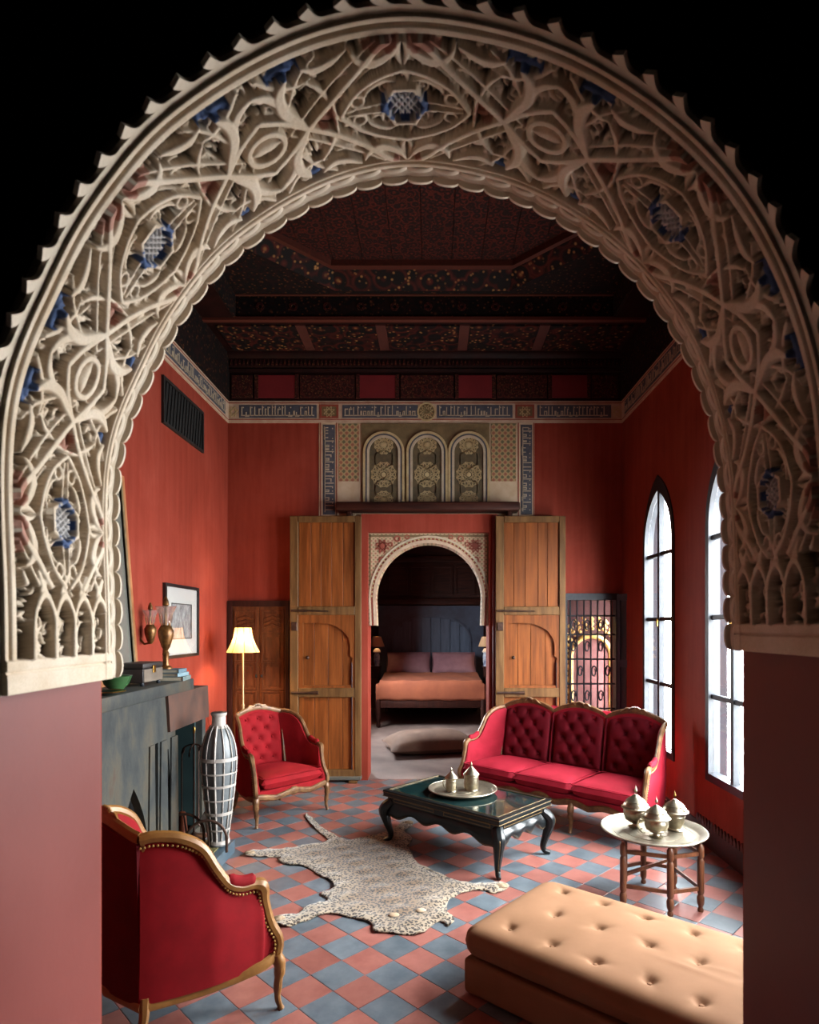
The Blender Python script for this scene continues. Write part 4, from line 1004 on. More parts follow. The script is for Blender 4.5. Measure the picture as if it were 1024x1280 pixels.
# ---------------------------------------------------------------- lacquer coffee table
ct = thing('coffee_table', 'low black and green lacquer coffee table with gilt lines and cabriole legs', 'table', (.275, 5.145, 0), math.radians(-41.9))
a, b, zt = .61, .36, .45
MB().rbox(-a, a, -b, b, zt - .055, zt - .012, .006, 2).build('top_frame', MAT['lacquer'], ct)
MB().plate(rect(-a, a, -b, b), [rect(-a + .035, a - .035, -b + .035, b - .035)], XY, zt - .014, zt).build('top_rim', MAT['lacquer'], ct)
n = NT('green_lacquer_panel'); f_ = n.noise(n.coord('Object'), 5, 6, .6, .6); f2 = n.noise(n.coord('Object'), 16, 4)
n.set('Base Color', n.mix(n.ramp(f2, [(0.60, (0, 0, 0)), (0.68, (255, 255, 255))]), n.ramp(f_, [(0.3, (14, 26, 28)), (0.7, (30, 58, 58))]), (92, 88, 56))); n.set('Roughness', .10); n.set('Coat Weight', .8); n.set('Coat Roughness', .03)
MB().box(-a + .034, a - .034, -b + .034, b - .034, zt - .013, zt - .004).build('lacquer_panel', n.m, ct)
for z in (zt - .016, zt - .050):
    MB().tube([(-a - .001, -b - .001, z), (a + .001, -b - .001, z), (a + .001, b + .001, z), (-a - .001, b + .001, z)], .0035, 4, closed=True).build('gilt_line', MAT['gold_line'], ct)
MB().tube([(-a + .034, -b + .034, zt + .001), (a - .034, -b + .034, zt + .001), (a - .034, b - .034, zt + .001), (-a + .034, b - .034, zt + .001)], .003, 4, closed=True).build('gilt_line', MAT['gold_line'], ct)
MB().box(-a + .03, a - .03, -b + .03, b - .03, zt - .105, zt - .055).build('frieze', MAT['lacquer'], ct)
for sg in (-1, 1):
    for k in range(2):
        x0 = -a + .10 + k * (a - .05); MB().plate(rect(x0, x0 + a - .15, zt - .095, zt - .065), [rect(x0 + .006, x0 + a - .156, zt - .089, zt - .071)], XZ, sg * (b - .03) - .003, sg * (b - .03) + .003).build('gilt_panel', MAT['gold_line'], ct)
    MB().plate(rect(-b + .10, b - .10, zt - .095, zt - .065), [rect(-b + .106, b - .106, zt - .089, zt - .071)], YZ, sg * (a - .03) - .003, sg * (a - .03) + .003).build('gilt_panel', MAT['gold_line'], ct)
def apron(hl, off, ax):                              # bulging scalloped apron between the legs
    rows, bott = [], []
    for k in range(41):
        f = k / 40 * 2 - 1; zb_ = .255 + .022 * math.cos(f * PI * 4) * (1 if abs(f) < .9 else .4) - .055 * abs(f) ** 5
        r = []
        for i in range(7):
            g = i / 6; z = zt - .10 + (zb_ - zt + .10) * g; o_ = off + .035 * math.sin(g * PI * .75)
            r.append((f * hl, o_, z))
        rows.append(r + [(x, y - .022, z) for x, y, z in r[::-1]]); bott.append((f * hl, off + .035 * math.sin(PI * .75) + .002, zb_ + .010))
    return rows, bott
for hl, off, ang in ((a - .02, b - .045, 0), (a - .02, b - .045, PI), (b - .02, a - .045, PI / 2), (b - .02, a - .045, -PI / 2)):
    rows, bott = apron(hl, off, 0); Rm = Matrix.Rotation(ang, 4, 'Z')
    MB().loft(rows, cu=True).xf(Rm).build('apron', MAT['lacquer'], ct); MB().tube(bott, .0035, 5).xf(Rm).build('gilt_edge', MAT['gold_line'], ct)
for sx in (-1, 1):
    for sy in (-1, 1):
        d_ = lambda o_, z: (sx * (a - .05 + o_ * .72), sy * (b - .05 + o_ * .72), z)
        pts = cr([d_(-.01, zt - .10), d_(.045, .30), d_(.055, .245), d_(.03, .16), d_(.004, .08), d_(.012, .035), d_(.06, .012)], 4)
        MB().tube(pts, list(np.interp(np.linspace(0, 1, len(pts)), [0, .2, .4, .6, .8, .92, 1], [.045, .052, .040, .027, .021, .021, .016])), 10).build('leg', MAT['lacquer'], ct)
        MB().tube([Vector(p) + Vector((sx, sy, 0)).normalized() * r for p, r in zip(pts[4:-1], np.interp(np.linspace(.17, .95, len(pts) - 5), [0, .2, .4, .6, .8, .92, 1], [.045, .052, .040, .027, .021, .021, .016]))], .003, 5).build('gilt_line', MAT['gold_line'], ct)

# ---------------------------------------------------------------- silver trays and covered pots
def tray(name, label, c, r, group=None):
    t = thing(name, label, 'tray', c)
    MB().lathe([(.0, 0), (r * .82, 0), (r * .88, .006), (r * .97, .026), (r, .028), (r, .033), (r * .96, .032), (r * .87, .012), (r * .81, .006), (0.0, .006)], 56, cap=False).build('dish', MAT['silver_dull'], t)
    MB().tube([(r * math.cos(x), r * math.sin(x), .031) for x in np.linspace(0, 2 * PI, 57)[:-1]], .005, 6, closed=True).build('rolled_rim', MAT['silver_dull'], t)
    rs = MB()
    for rr in (.30, .55, .76): rs.tube([(r * rr * math.cos(x), r * rr * math.sin(x), .006) for x in np.linspace(0, 2 * PI, 41)[:-1]], .0022, 4, closed=True)
    stuff(rs.build('engraved_rings', MAT['silver'], t)); return t
tray('silver_tray', 'round silver tray on the lacquer coffee table', (.26, 5.215, .4525), .288)
def pot(name, label, c, s, body, lid, handle=True):
    t = thing(name, label, 'pot', c)
    MB().lathe([(r * s, z * s) for r, z in body], 32).build('body', MAT['silver'], t)
    l_ = MB().lathe([(r * s, z * s) for r, z in lid[:-6]], 32).build('lid', MAT['silver'], t)
    MB().lathe([(r * s, z * s) for r, z in lid[-6:]], 12).build('finial', MAT['brass'] if 'gold' in label else MAT['silver'], l_)
    b_ = MB()
    for z, r in [(z * s, r * s) for r, z in body[2::3]]: b_.tube([(r * math.cos(x) * 1.01, r * math.sin(x) * 1.01, z) for x in np.linspace(0, 2 * PI, 33)[:-1]], .0028, 5, closed=True)
    stuff(b_.build('chased_bands', MAT['silver'], t))
    if handle:
        zz = max(z for r, z in body) * s; r = max(r for r, z in body) * s
        MB().tube(cr([(-r * .93, -.0, zz * .86), (-r * 1.35, 0, zz * .92), (-r * 1.5, 0, zz * .6), (-r * 1.15, 0, zz * .25), (-r * .9, 0, zz * .22)], 4), .006 * s * 4, 6).build('handle', MAT['silver'], t)
    return t
BC = [(.30, 0), (.31, .02), (.30, .05), (.33, .10), (.34, .40), (.33, .66), (.35, .68), (.35, .72)]
LC = [(.36, .72), (.37, .75), (.33, .80), (.22, .92), (.12, 1.02), (.05, 1.10), (.03, 1.12), (.045, 1.16), (.05, 1.19), (.03, 1.23), (.012, 1.29), (.003, 1.31)]
pot('silver_tea_caddy', 'larger straight-sided silver canister on the coffee table tray', (.335, 5.235, .459), .185, BC, LC, False)
pot('silver_jug', 'smaller silver lidded jug beside the canister on the coffee table tray', (.165, 5.19, .459), .155, [(.25, 0), (.28, .03), (.26, .06), (.30, .14), (.31, .4), (.28, .62), (.30, .70), (.31, .72)], LC, True)
# folding Moroccan stand with brass tray
st = thing('folding_stand', 'low folding stand of turned walnut legs under the large metal tray', 'table stand', (1.505, 4.20, 0))
lp = [(.125, -.235), (-.02, -.115), (-.275, -.10), (-.075, .085), (.13, -.02), (-.19, .16)]
lp = [(.24, -.20), (.02, -.26), (-.25, -.16), (-.14, .17), (.20, .14), (.02, .24)]
prof = [(.017, 0), (.020, .012), (.013, .03), (.022, .05), (.024, .09), (.016, .11), (.022, .125), (.022, .33), (.016, .345), (.022, .36), (.022, .415), (.010, .437)]
for x, y in lp: MB().lathe(prof, 12, (x, y, 0)).build('leg', MAT['stand_wood'], st)
for i, j in ((0, 1), (1, 2), (2, 3), (3, 5), (5, 4), (4, 0)):
    for z, (k0, k1) in ((.15, (i, j)), (.375, (i, j))):
        p, q_ = lp[k0], lp[k1]; MB().bar((p[0], p[1], z), (q_[0], q_[1], z), .016, .024).build('stretcher', MAT['stand_wood'], st)
MB().bar((lp[2][0], lp[2][1], .22), (lp[4][0], lp[4][1], .22), .016, .022).build('stretcher', MAT['stand_wood'], st)
for x, y in lp: pass
tray('tray_tabletop', 'large round pewter tray resting on the folding walnut stand', (1.515, 4.215, .438), .345)
BB = [(.22, 0), (.24, .02), (.11, .07), (.10, .12), (.22, .18), (.33, .27), (.385, .40), (.39, .52), (.36, .58), (.40, .61), (.42, .63)]
LB = [(.46, .63), (.46, .66), (.40, .70), (.38, .76), (.31, .83), (.32, .85), (.24, .93), (.13, 1.0), (.05, 1.06), (.03, 1.13), (.05, 1.17), (.05, 1.20), (.02, 1.27), (.008, 1.34), (.002, 1.38)]
pot('silver_sugar_bowl', 'footed silver bowl with tiered lid on the large tray, closest to the sofa arm', (1.43, 4.32, .444), .215, BB, LB, False)
pot('silver_sugar_bowl', 'footed silver bowl with domed lid at the near edge of the large tray', (1.50, 4.115, .444), .20, BB, LB, True)
pot('silver_sugar_bowl', 'slim silver bowl with pointed gold finial toward the windows on the large tray', (1.68, 4.26, .444), .20, [(.26, 0), (.28, .02), (.2, .07), (.24, .14), (.32, .3), (.34, .5), (.34, .62), (.37, .65), (.37, .67)], LB, True)

# ---------------------------------------------------------------- ochre daybed ottoman
ot = thing('ottoman_daybed', 'long ochre buttoned ottoman in the near corner before the tray stand', 'ottoman', (.14, 3.10, 0), math.atan2(-.656, .755))
OL, OW = 1.78, .84
MB().rbox(.012, OL - .012, .012, OW - .012, .012, .185, .02, 3).build('base', MAT['ochre'], ot)
btn = []
for r_ in range(3):
    for c in range(8):
        btn.append((.20 + c * .235 + (.115 if r_ % 2 else 0) + random.uniform(-.015, .015), .15 + r_ * .27 + random.uniform(-.012, .012)))
btn = [p for p in btn if p[0] < OL - .1]
nx, ny = 150, 76; top, bot = [], []
for i in range(ny + 1):
    rt, rb = [], []
    for j in range(nx + 1):
        fu, fv = (1 - math.cos(PI * j / nx)) / 2 * .35 + .65 * j / nx, (1 - math.cos(PI * i / ny)) / 2 * .35 + .65 * i / ny
        x, y = fu * OL, fv * OW
        ax_, ay_ = abs(2 * fu - 1), abs(2 * fv - 1)
        e = max(0, (1 - ax_ ** 26) * (1 - ay_ ** 14)) ** .42
        bl = 1.0
        dep = 0
        for bx_, by_ in btn:
            d = math.hypot(x - bx_, y - by_)
            if d < .2:
                th = math.atan2(y - by_, x - bx_)
                dep = max(dep, .024 * math.exp(-(d / .022) ** 2) + .007 * math.exp(-(d / .055) ** 2) + .006 * math.exp(-(d / .07) ** 2) * max(0, math.cos(2.0 * th + bx_ * 9)) ** 4)
        wr = .004 * math.exp(-((x - 1.02) / .13) ** 2 - ((y - .33) / .02) ** 2) + .003 * math.exp(-((x - 1.10) / .10) ** 2 - ((y - .40 - .2 * (x - 1.1)) / .015) ** 2)
        z = .268 + .077 * e + .018 * (1 - ax_ ** 2) * (1 - ay_ ** 2) - dep + wr
        CRD = .07; qx, qy = min(x, OL - x), min(y, OW - y)
        if qx < CRD and qy < CRD:                    # rounded corners in plan
            dx_, dy_ = (CRD - qx) / CRD, (CRD - qy) / CRD; k_ = max(dx_, dy_) / max(1e-6, math.hypot(dx_, dy_))
            nx_, ny_ = CRD - dx_ * k_ * CRD, CRD - dy_ * k_ * CRD
            x = nx_ if x < OL / 2 else OL - nx_; y = ny_ if y < OW / 2 else OW - ny_
        rt.append((x, y, z)); rb.append((x, y, .268 - .078 * e))
    top.append(rt); bot.append(rb)
mat_ = MB().loft(top).loft([r[::-1] for r in bot]).build('mattress', MAT['ochre'], ot, smooth=70)
MB().tube([(cx_ + sx_ * (.064 * math.cos(t_)), cy_ + sy_ * .064 * math.sin(t_), .268) for cx_, cy_, sx_, sy_, ts_ in ((.07, .07, -1, -1, (0, .4, .8, 1.2, 1.57)), (OL - .07, .07, 1, -1, (1.57, 1.2, .8, .4, 0)), (OL - .07, OW - .07, 1, 1, (0, .4, .8, 1.2, 1.57)), (.07, OW - .07, -1, 1, (1.57, 1.2, .8, .4, 0))) for t_ in ts_], .0035, 5, closed=True).build('side_seam', MAT['ochre'], mat_)
for bx_, by_ in btn:
    MB().ell((bx_, by_, .268 + .077 + .018 * (1 - (2 * bx_ / OL - 1) ** 2) * (1 - (2 * by_ / OW - 1) ** 2) - .026), (.013, .013, .007), 8, 4).build('button', MAT['ochre'], mat_)

# ---------------------------------------------------------------- leopard skin
cn = [(200,142),(215,150),(240,175),(265,195),(290,210),(318,222),(355,219),(400,210),(440,200),(470,186),(492,170),(512,163),(527,170),(524,180),(500,193),(515,205),(525,218),(515,240),(520,260),(532,282),(548,297),(580,315),(620,335),(650,346),(690,349),(722,356),(770,352),(812,355),(818,367),(790,381),(768,384),(745,375),(700,378),(655,395),(637,405),(630,428),(634,447),(650,455),(652,472),(636,485),(620,474),(604,471),(577,490),(556,507),(530,512),(490,510),(440,505),(406,502),(400,478),(370,466),(330,458),(300,450),(262,448),(222,462),(182,475),(142,488),(110,480),(100,462),(130,452),(170,449),(205,426),(248,415),(266,402),(247,386),(285,368),(275,346),(242,330),(215,311),(190,300),(150,298),(116,286),(118,276),(60,273),(16,271),(20,258),(60,252),(120,250),(160,245),(220,235),(266,226),(262,215),(243,200),(223,180),(203,158)]
pts2 = [FL(300 + x / 2.438, 960 + y / 2.438) for x, y in cn]
ctr = sum(pts2, Vector((0, 0))) / len(pts2)
con = [Vector(p) for p in cr([(p.x, p.y) for p in pts2], 4, closed=True)]
con = [Vector((p[0] + random.uniform(-.003, .003), p[1] + random.uniform(-.003, .003))) for p in con]
def inside(p, poly):
    c = False; j = len(poly) - 1
    for i in range(len(poly)):
        a_, b_ = poly[i], poly[j]
        if (a_.y > p[1]) != (b_.y > p[1]) and p[0] < (b_.x - a_.x) * (p[1] - a_.y) / (b_.y - a_.y) + a_.x: c = not c
        j = i
    return c
ca_ = np.array([(p.x, p.y) for p in con])
allp = list(con); xs0, xs1, ys0, ys1 = ca_[:, 0].min(), ca_[:, 0].max(), ca_[:, 1].min(), ca_[:, 1].max()
gx = np.arange(xs0, xs1, .016); gy = np.arange(ys0, ys1, .016)
edged = [0.0] * len(con)
for x in gx:
    for y in gy:
        px, py = x + random.uniform(-.004, .004), y + random.uniform(-.004, .004)
        dm = float(np.min(np.hypot(ca_[:, 0] - px, ca_[:, 1] - py)))
        if dm > .009 and inside((px, py), con): allp.append(Vector((px, py))); edged.append(dm)
res = delaunay_2d_cdt([Vector((p[0], p[1])) for p in allp], [(i, (i + 1) % len(con)) for i in range(len(con))], [list(range(len(con)))], 1, 1e-6)
vv, ff = res[0], res[2]
lk = {}
vs = []; dd_ = []
for p in vv:
    d = float(np.min(np.hypot(ca_[:, 0] - p.x, ca_[:, 1] - p.y))); dd_.append(d)
    wv = .004 * math.sin(p.x * 23 + p.y * 11) + .003 * math.sin(p.y * 31 - p.x * 17)
    z = .008 + .010 * min(1, d / .05) + max(0, wv) * 1.2 + (.010 * max(0, math.sin(p.x * 41 + p.y * 37)) if d < .012 else 0)
    vs.append((p.x - ctr.x, p.y - ctr.y, z))
n = NT('leopard_fur'); co = n.coord('Object', (1, 1, 1)); wp = n.n('ShaderNodeVectorMath', {0: co, 1: n.n('ShaderNodeVectorMath', {0: n.n('ShaderNodeTexNoise', {'Vector': co, 'Scale': 30.0}).outputs['Color'], 'Scale': .02}, operation='SCALE').outputs[0]}, operation='ADD').outputs[0]
v1 = n.n('ShaderNodeTexVoronoi', {'Vector': wp, 'Scale': 52.0}, feature='F1').outputs['Distance']
spot = n.ramp(v1, [(0.20, (78, 62, 50)), (0.38, (86, 68, 56)), (0.52, (255, 255, 255))])
rim = n.ramp(v1, [(0.0, (150, 112, 74)), (0.16, (120, 84, 52)), (0.24, (70, 55, 45)), (0.42, (78, 62, 50)), (0.56, (255, 255, 255))])
at = n.n('ShaderNodeAttribute', attribute_name='belly')
basec = n.ramp(at.outputs['Fac'], [(0.0, (176, 158, 134)), (0.45, (152, 130, 104)), (1.0, (122, 94, 64))])
n.set('Base Color', n.mix(1.0, basec, n.mix(n.noise(co, 9, 3), spot, rim), 'MULTIPLY')); n.set('Roughness', .95); n.set('Specular IOR Level', .1); n.set('Sheen Weight', .3)
n.bump(n.noise(co, 300, 3), .5, .003)
rug = thing('leopard_skin', 'spotted leopard skin rug spread flat on the tiles by the coffee table', 'rug', (ctr.x, ctr.y, 0))
lm = MB().add(vs, [tuple(f) for f in ff])
lo = lm.build('pelt', n.m, rug, smooth=80); bel = lo.data.attributes.new('belly', 'FLOAT', 'POINT')
bel.data.foreach_set('value', [min(1, d / .22) for d in dd_])
so = lo.modifiers.new('thickness', 'SOLIDIFY'); so.thickness = .007; so.offset = -1
hd = [FL(300 + x / 2.438, 960 + y / 2.438) for x, y in ((470, 458), (552, 444))]
for p in hd: MB().ell((p.x - ctr.x, p.y - ctr.y, .022), (.035, .026, .009), 12, 6).build('ear', M('pale_fur', (214, 190, 160), (188, 156, 122), scale=20, rough=.95), rug)
for x, y in ((800, 366), (118, 468), (30, 265), (515, 172)):
    p = FL(300 + x / 2.438, 960 + y / 2.438); MB().ell((p.x - ctr.x, p.y - ctr.y, .018), (.045, .035, .016), 12, 6).build('paw', M('paw_fur', (196, 172, 142), (120, 92, 66), scale=40, rough=.95), rug)
# ---------------------------------------------------------------- fireplace
FX = -2.0
fp = thing('fireplace', 'tall fireplace surround of weathered blue-grey paint with pointed cut-outs', 'fireplace', (XL, 4.4, 0))
n = NT('weathered_blue_paint'); co = n.coord('Object', (1, 1.2, .6)); f1 = n.noise(co, 2.2, 9, .72, .2); f2 = n.noise(n.coord('Object', (8, 8, .7)), 2, 6, .7)
n.set('Base Color', n.mix(n.math('MULTIPLY', f2, .28), n.ramp(f1, [(0.32, (34, 37, 38)), (0.45, (58, 60, 58)), (0.55, (80, 74, 62)), (0.66, (76, 52, 38))]), (58, 64, 68))); n.set('Roughness', .6); n.set('Specular IOR Level', .2); n.bump(f1, .3, .01)
MAT['fire_paint'] = n.m
MAT['soot'] = M('soot_black', (10, 9, 9), rough=.95)
Fw = lambda a, b, d: (d - XL, a - 4.4, b)
def lancet(y0, y1, z0, z1):
    c = (y0 + y1) / 2; h = (y1 - y0) / 2
    return [(y0, z0), (y1, z0)] + [(c + h * (1 - t ** 1.8), z0 + (z1 - z0) * (.3 + .7 * t)) for t in np.linspace(.0, 1, 8)] + [(c - h * (1 - t ** 1.8), z0 + (z1 - z0) * (.3 + .7 * t)) for t in np.linspace(1, 0, 8)][1:]
def lerpq(y0a, y1a, z0, y0b, y1b, z1): return [(y0a, z0), (y1a, z0), (y1b, z1), (y0b, z1)]
holes = [lancet(3.93, 4.33, .13, .76), lerpq(4.44, 4.50, .13, 4.45, 4.50, 1.0), lerpq(4.66, 4.80, .13, 4.655, 4.675, .92), lerpq(4.84, 5.36, .13, 4.80, 5.36, 1.06)]
MB().plate(rect(3.30, 5.44, 0, 1.33), holes, Fw, FX - .055, FX).build('face', MAT['fire_paint'], fp)
MB().box(.0, .40, 5.41 - 4.4, 5.44 - 4.4, 0, 1.33).build('side_cheek', MAT['fire_paint'], fp)
MB().box(.0, .40, 3.30 - 4.4, 3.33 - 4.4, 0, 1.33).build('side_cheek', MAT['fire_paint'], fp)
MB().box(.01, .05, 3.33 - 4.4, 5.41 - 4.4, 0, 1.33).build('firebox', MAT['soot'], fp)
MB().box(.0, .43, 3.3 - 4.4, 5.44 - 4.4, 1.29, 1.33).build('top_board', MAT['fire_paint'], fp)
ms = MB().rbox(.0, .515, 3.30 - 4.4, 5.10 - 4.4, 1.33, 1.42, .008, 2).build('mantel_shelf', MAT['fire_paint'], fp)
# brown hood board with slanting end, proud of the face
MB().plate([(4.66, 1.05), (5.47, 1.05), (5.44, 1.33), (4.62, 1.33)], [], Fw, FX, FX + .022).build('hood_board', M('scraped_brown_board', (52, 38, 33), (88, 56, 42), scale=5, rough=.55, bump=.2, bscale=20), fp)
MB().plate(rect(5.33, 5.36, .13, 1.06), [], Fw, FX - .40, FX - .055).build('teal_reveal', M('teal_paint', (26, 44, 46), (36, 56, 56), rough=.5), fp)
MB().plate(rect(4.80, 5.36, 1.055, 1.075), [], Fw, FX - .02, FX + .012).build('lintel_edge', MAT['iron'], fp)
# raised tapering pilasters either side of the openings
for y0, y1 in ((4.34, 4.43), (4.52, 4.64), (4.70, 4.83)):
    MB().plate(lerpq(y0 - .01, y1 + .01, .13, y0 + .01, y1 - .01, 1.0), [], Fw, FX, FX + .012).build('pilaster', MAT['fire_paint'], fp)
ho = thing('hearth', 'raised hearth slab with ochre tiled top and blue painted edges', 'hearth', (XL + .43, 3.7, 0))
HXa, HY1 = -1.62 - (XL + .43), 5.06 - 3.7
MB().box(.06, HXa, -.4, HY1, 0, .10).build('slab', M('blue_hearth_edge', (58, 78, 92), (78, 96, 106), scale=5, rough=.5), ho)
for k in range(7):
    y0 = -.38 + k * .25; MB().rbox(.065, HXa - .06, y0 + .003, min(y0 + .247, HY1 - .04), .10, .112, .003, 1).build('tile', M('ochre_hearth_tile', (112, 106, 70), (136, 124, 84), scale=5, rough=.4) if k == 0 else bpy.data.materials['ochre_hearth_tile'], ho)
# andirons
for k, (u, v, Y, rr) in enumerate(((258, 0, 4.72, .135), (230, 0, 4.88, .135))):
    x = (u - CU) * Y / F
    an = thing('andiron', 'half-hoop iron firedog on the hearth, ' + ('directly in front of the caged jar' if k == 0 else 'partly behind the other, by the fireplace opening'), 'firedog', (x, Y, .112), .15)
    MB().tube([(-.15, 0, 0)] + [(.15 * math.cos(a), 0, .10 + .15 * math.sin(a)) for a in np.linspace(PI, 0, 17)] + [(.15, 0, 0)], .011, 8).build('hoop', MAT['iron_brown'], an)
    MB().tube([(0, 0, .24), (-.0, .06, .12), (-.0, .10, .01)], .008, 6).build('stay', MAT['iron_brown'], an)
# caged jar lantern
jar = thing('caged_jar', 'tall grey jar caged in pale riveted metal bands on the hearth', 'jar', (-1.70, 4.915, .112))
jp = [(.085, 0), (.082, .03), (.075, .06), (.085, .12), (.105, .25), (.128, .42), (.146, .58), (.152, .68), (.148, .76), (.128, .85), (.095, .92), (.062, .965), (.052, .99), (.052, 1.03), (.062, 1.05)]
jp = [(r * .86, z * .98) for r, z in jp]
jr = lambda z: float(np.interp(z, [p[1] for p in jp], [p[0] for p in jp]))
MB().lathe(jp, 32).build('body', M('smoky_grey_glass', (88, 94, 98), (110, 115, 117), scale=6, rough=.4), jar)
ps = M('pale_riveted_metal', (164, 156, 148), (194, 186, 178), scale=20, rough=.6, metal=.1)
for k in range(12):
    a = 2 * PI * k / 12 + .1
    pts = [((jr(z) + .006) * math.cos(a), (jr(z) + .006) * math.sin(a), z) for z in np.linspace(.02, .95, 20)]
    MB().tube(pts, .0048 if k % 3 else .009, 6).build('strap', ps, jar)
for z, w in ((.03, .014), (.13, .006), (.26, .012), (.37, .006), (.48, .010), (.58, .006), (.69, .014)):
    MB().lathe([(jr(z - w) + .010, z - w), (jr(z - w) + .014, z - w), (jr(z + w) + .014, z + w), (jr(z + w) + .010, z + w)], 32, cap=False).build('hoop', ps, jar)
MB().lathe([(.068, .93), (.054, .95), (.052, 1.02), (.062, 1.035), (.062, 1.05), (.048, 1.05)], 24, cap=False).build('collar', ps, jar)
MB().lathe([(.050, 1.03), (.056, 1.035), (.056, 1.055), (.03, 1.06)], 20).build('stopper', MAT['iron'], jar)
# fire tools
fs = thing('fire_tool_stand', 'wrought iron fire tool stand on the hearth before the opening', 'tool stand', (-1.955, 5.06, .112))
MB().lathe([(.10, 0), (.10, .012), (.03, .03), (.012, .05)], 20).build('base', MAT['iron_brown'], fs)
MB().tube([(0, 0, .04), (0, 0, .86)], .008, 8).build('pole', MAT['iron_brown'], fs); MB().ell((0, 0, .885), (.012, .012, .035), 8, 6).build('finial', MAT['brass'], fs)
MB().tube([(-.10 * math.cos(a), 0, .70 + .07 * math.sin(a)) for a in np.linspace(-.2, PI + .2, 15)], .006, 6).build('hook_arm', MAT['iron_brown'], fs)
MB().tube([(0, -.10 * math.cos(a), .70 + .07 * math.sin(a)) for a in np.linspace(-.2, PI + .2, 15)], .006, 6).build('hook_arm', MAT['iron_brown'], fs)
def tool(name, label, x, y, head, hm):
    t = thing(name, label, 'fire tool', (-1.955 + x, 5.06 + y, .112))
    MB().tube(cr([(0, 0, .20), (0, 0, .62), (.008, 0, .72), (.02, 0, .74), (.012, 0, .70)], 4), .0065, 6).build('handle', MAT['iron_brown'], t); head().build('head', hm, t); return t
tool('hearth_brush', 'copper-coloured hearth brush hanging on the fire tool stand', -.10, 0, lambda: MB().lathe([(.008, .22), (.03, .21), (.036, .16), (.045, .06), (.05, .045)], 14), M('copper_brush', (120, 56, 32), (150, 80, 48), rough=.5, metal=.4))
tool('hearth_shovel', 'pale metal shovel hanging on the fire tool stand', .10, 0, lambda: MB().plate([(-.012, .22), (.012, .22), (.045, .16), (.05, .05), (-.05, .05), (-.045, .16)], [], XZ, -.004, .004), ps)
tool('fire_poker', 'thin iron poker hanging at the rear of the fire tool stand', 0, .10, lambda: MB().tube([(0, 0, .22), (0, 0, .08), (.03, 0, .05)], .007, 6), MAT['iron_brown'])

# ---------------------------------------------------------------- things on the mantel
ZM = 1.42
mir = thing('leaning_mirror', 'tall gilt-framed mirror leaning on the wall above the mantel, mostly behind the arch', 'mirror', (-2.33, 4.25, ZM))
T = Matrix.Rotation(-.075, 4, 'Y')
MB().plate(rect(-.62, .62, 0, 1.62), [rect(-.55, .55, .07, 1.55)], lambda a, b, d: (d, a, b), -.015, .018).xf(T).build('frame', M('salmon_gilt', (176, 112, 70), (200, 138, 92), scale=12, rough=.4, metal=.2), mir)
MB().plate(rect(-.575, .575, .045, 1.575), [rect(-.55, .55, .07, 1.55)], lambda a, b, d: (d, a, b), -.0, .024).xf(T).build('inner_slip', M('dark_slip', (120, 100, 70), (150, 126, 90), scale=20, rough=.5), mir)
n = NT('mirror_glass'); n.set('Base Color', (.34, .34, .30, 1)); n.set('Metallic', .7); n.set('Roughness', .14)
MB().plate(rect(-.56, .56, .06, 1.56), [], lambda a, b, d: (d, a, b), -.008, .004).xf(T).build('glass', n.m, mir)
bx = thing('wooden_casket', 'dark lidded casket with an end panel painted pale as if lit on the mantel', 'box', (-2.15, 4.55, ZM))
MB().rbox(-.09, .09, -.16, .16, .025, .125, .006, 2).build('body', M('black_leather_box', (24, 20, 20), (40, 32, 30), rough=.5), bx)
MB().rbox(-.094, .094, -.164, .164, .125, .165, .012, 2).build('lid', bpy.data.materials['black_leather_box'], bx)
MB().plate(rect(-.15, .15, .03, .12), [], lambda a, b, d: (d, a, b), .089, .095).build('lit_end_panel', M('lit_end_colour', (116, 104, 92), (140, 126, 112), scale=14, rough=.45, metal=.3), bx)  # front-lit side of the box coloured paler, light put into its colour
MB().rbox(.094, .104, -.02, .02, .09, .145, .003, 1).build('clasp', MAT['brass'], bx)
for sx in (-.07, .07):
    for sy in (-.13, .13): MB().lathe([(.012, 0), (.016, .012), (.010, .026)], 10, (sx, sy, 0)).build('foot', MAT['iron'], bx)
def book(label, x, y, z, w, d, h, rz, col, col2):
    t = thing('book', label, 'book', (x, y, z), rz, 'books stacked on the mantel')
    cm_ = M('cloth_' + label.split()[0], col, col2, scale=12, rough=.7)
    MB().box(-w / 2, w / 2, -d / 2, d / 2, 0, .004).build('cover', cm_, t); MB().box(-w / 2, w / 2, -d / 2, d / 2, h - .004, h).build('cover', cm_, t)
    MB().box(-w / 2, w / 2, -d / 2, -d / 2 + .004, .004, h - .004).build('spine', cm_, t)
    MB().box(-w / 2 + .006, w / 2 - .006, -d / 2 + .004, d / 2 - .006, .004, h - .004).build('pages', M('aged_pages', (196, 184, 160), (214, 202, 178), scale=30, rough=.9) if 'aged_pages' not in bpy.data.materials else bpy.data.materials['aged_pages'], t)
book('grey-green book at the bottom of the stack on the mantel', -2.10, 4.93, ZM, .21, .27, .034, 1.67, (92, 108, 108), (110, 124, 122))
book('pale blue book in the middle of the mantel stack', -2.11, 4.93, ZM + .034, .19, .25, .028, 1.5, (110, 138, 150), (128, 152, 160))
book('slate blue book on top of the mantel stack under the lustre', -2.12, 4.94, ZM + .062, .18, .24, .028, 1.62, (84, 108, 122), (98, 120, 132))
n = NT('clear_lustre_glass'); n.set('Base Color', (.9, .9, .88, 1)); n.set('Roughness', .03); n.set('Transmission Weight', .9); n.set('Alpha', .45); MAT['crystal'] = n.m
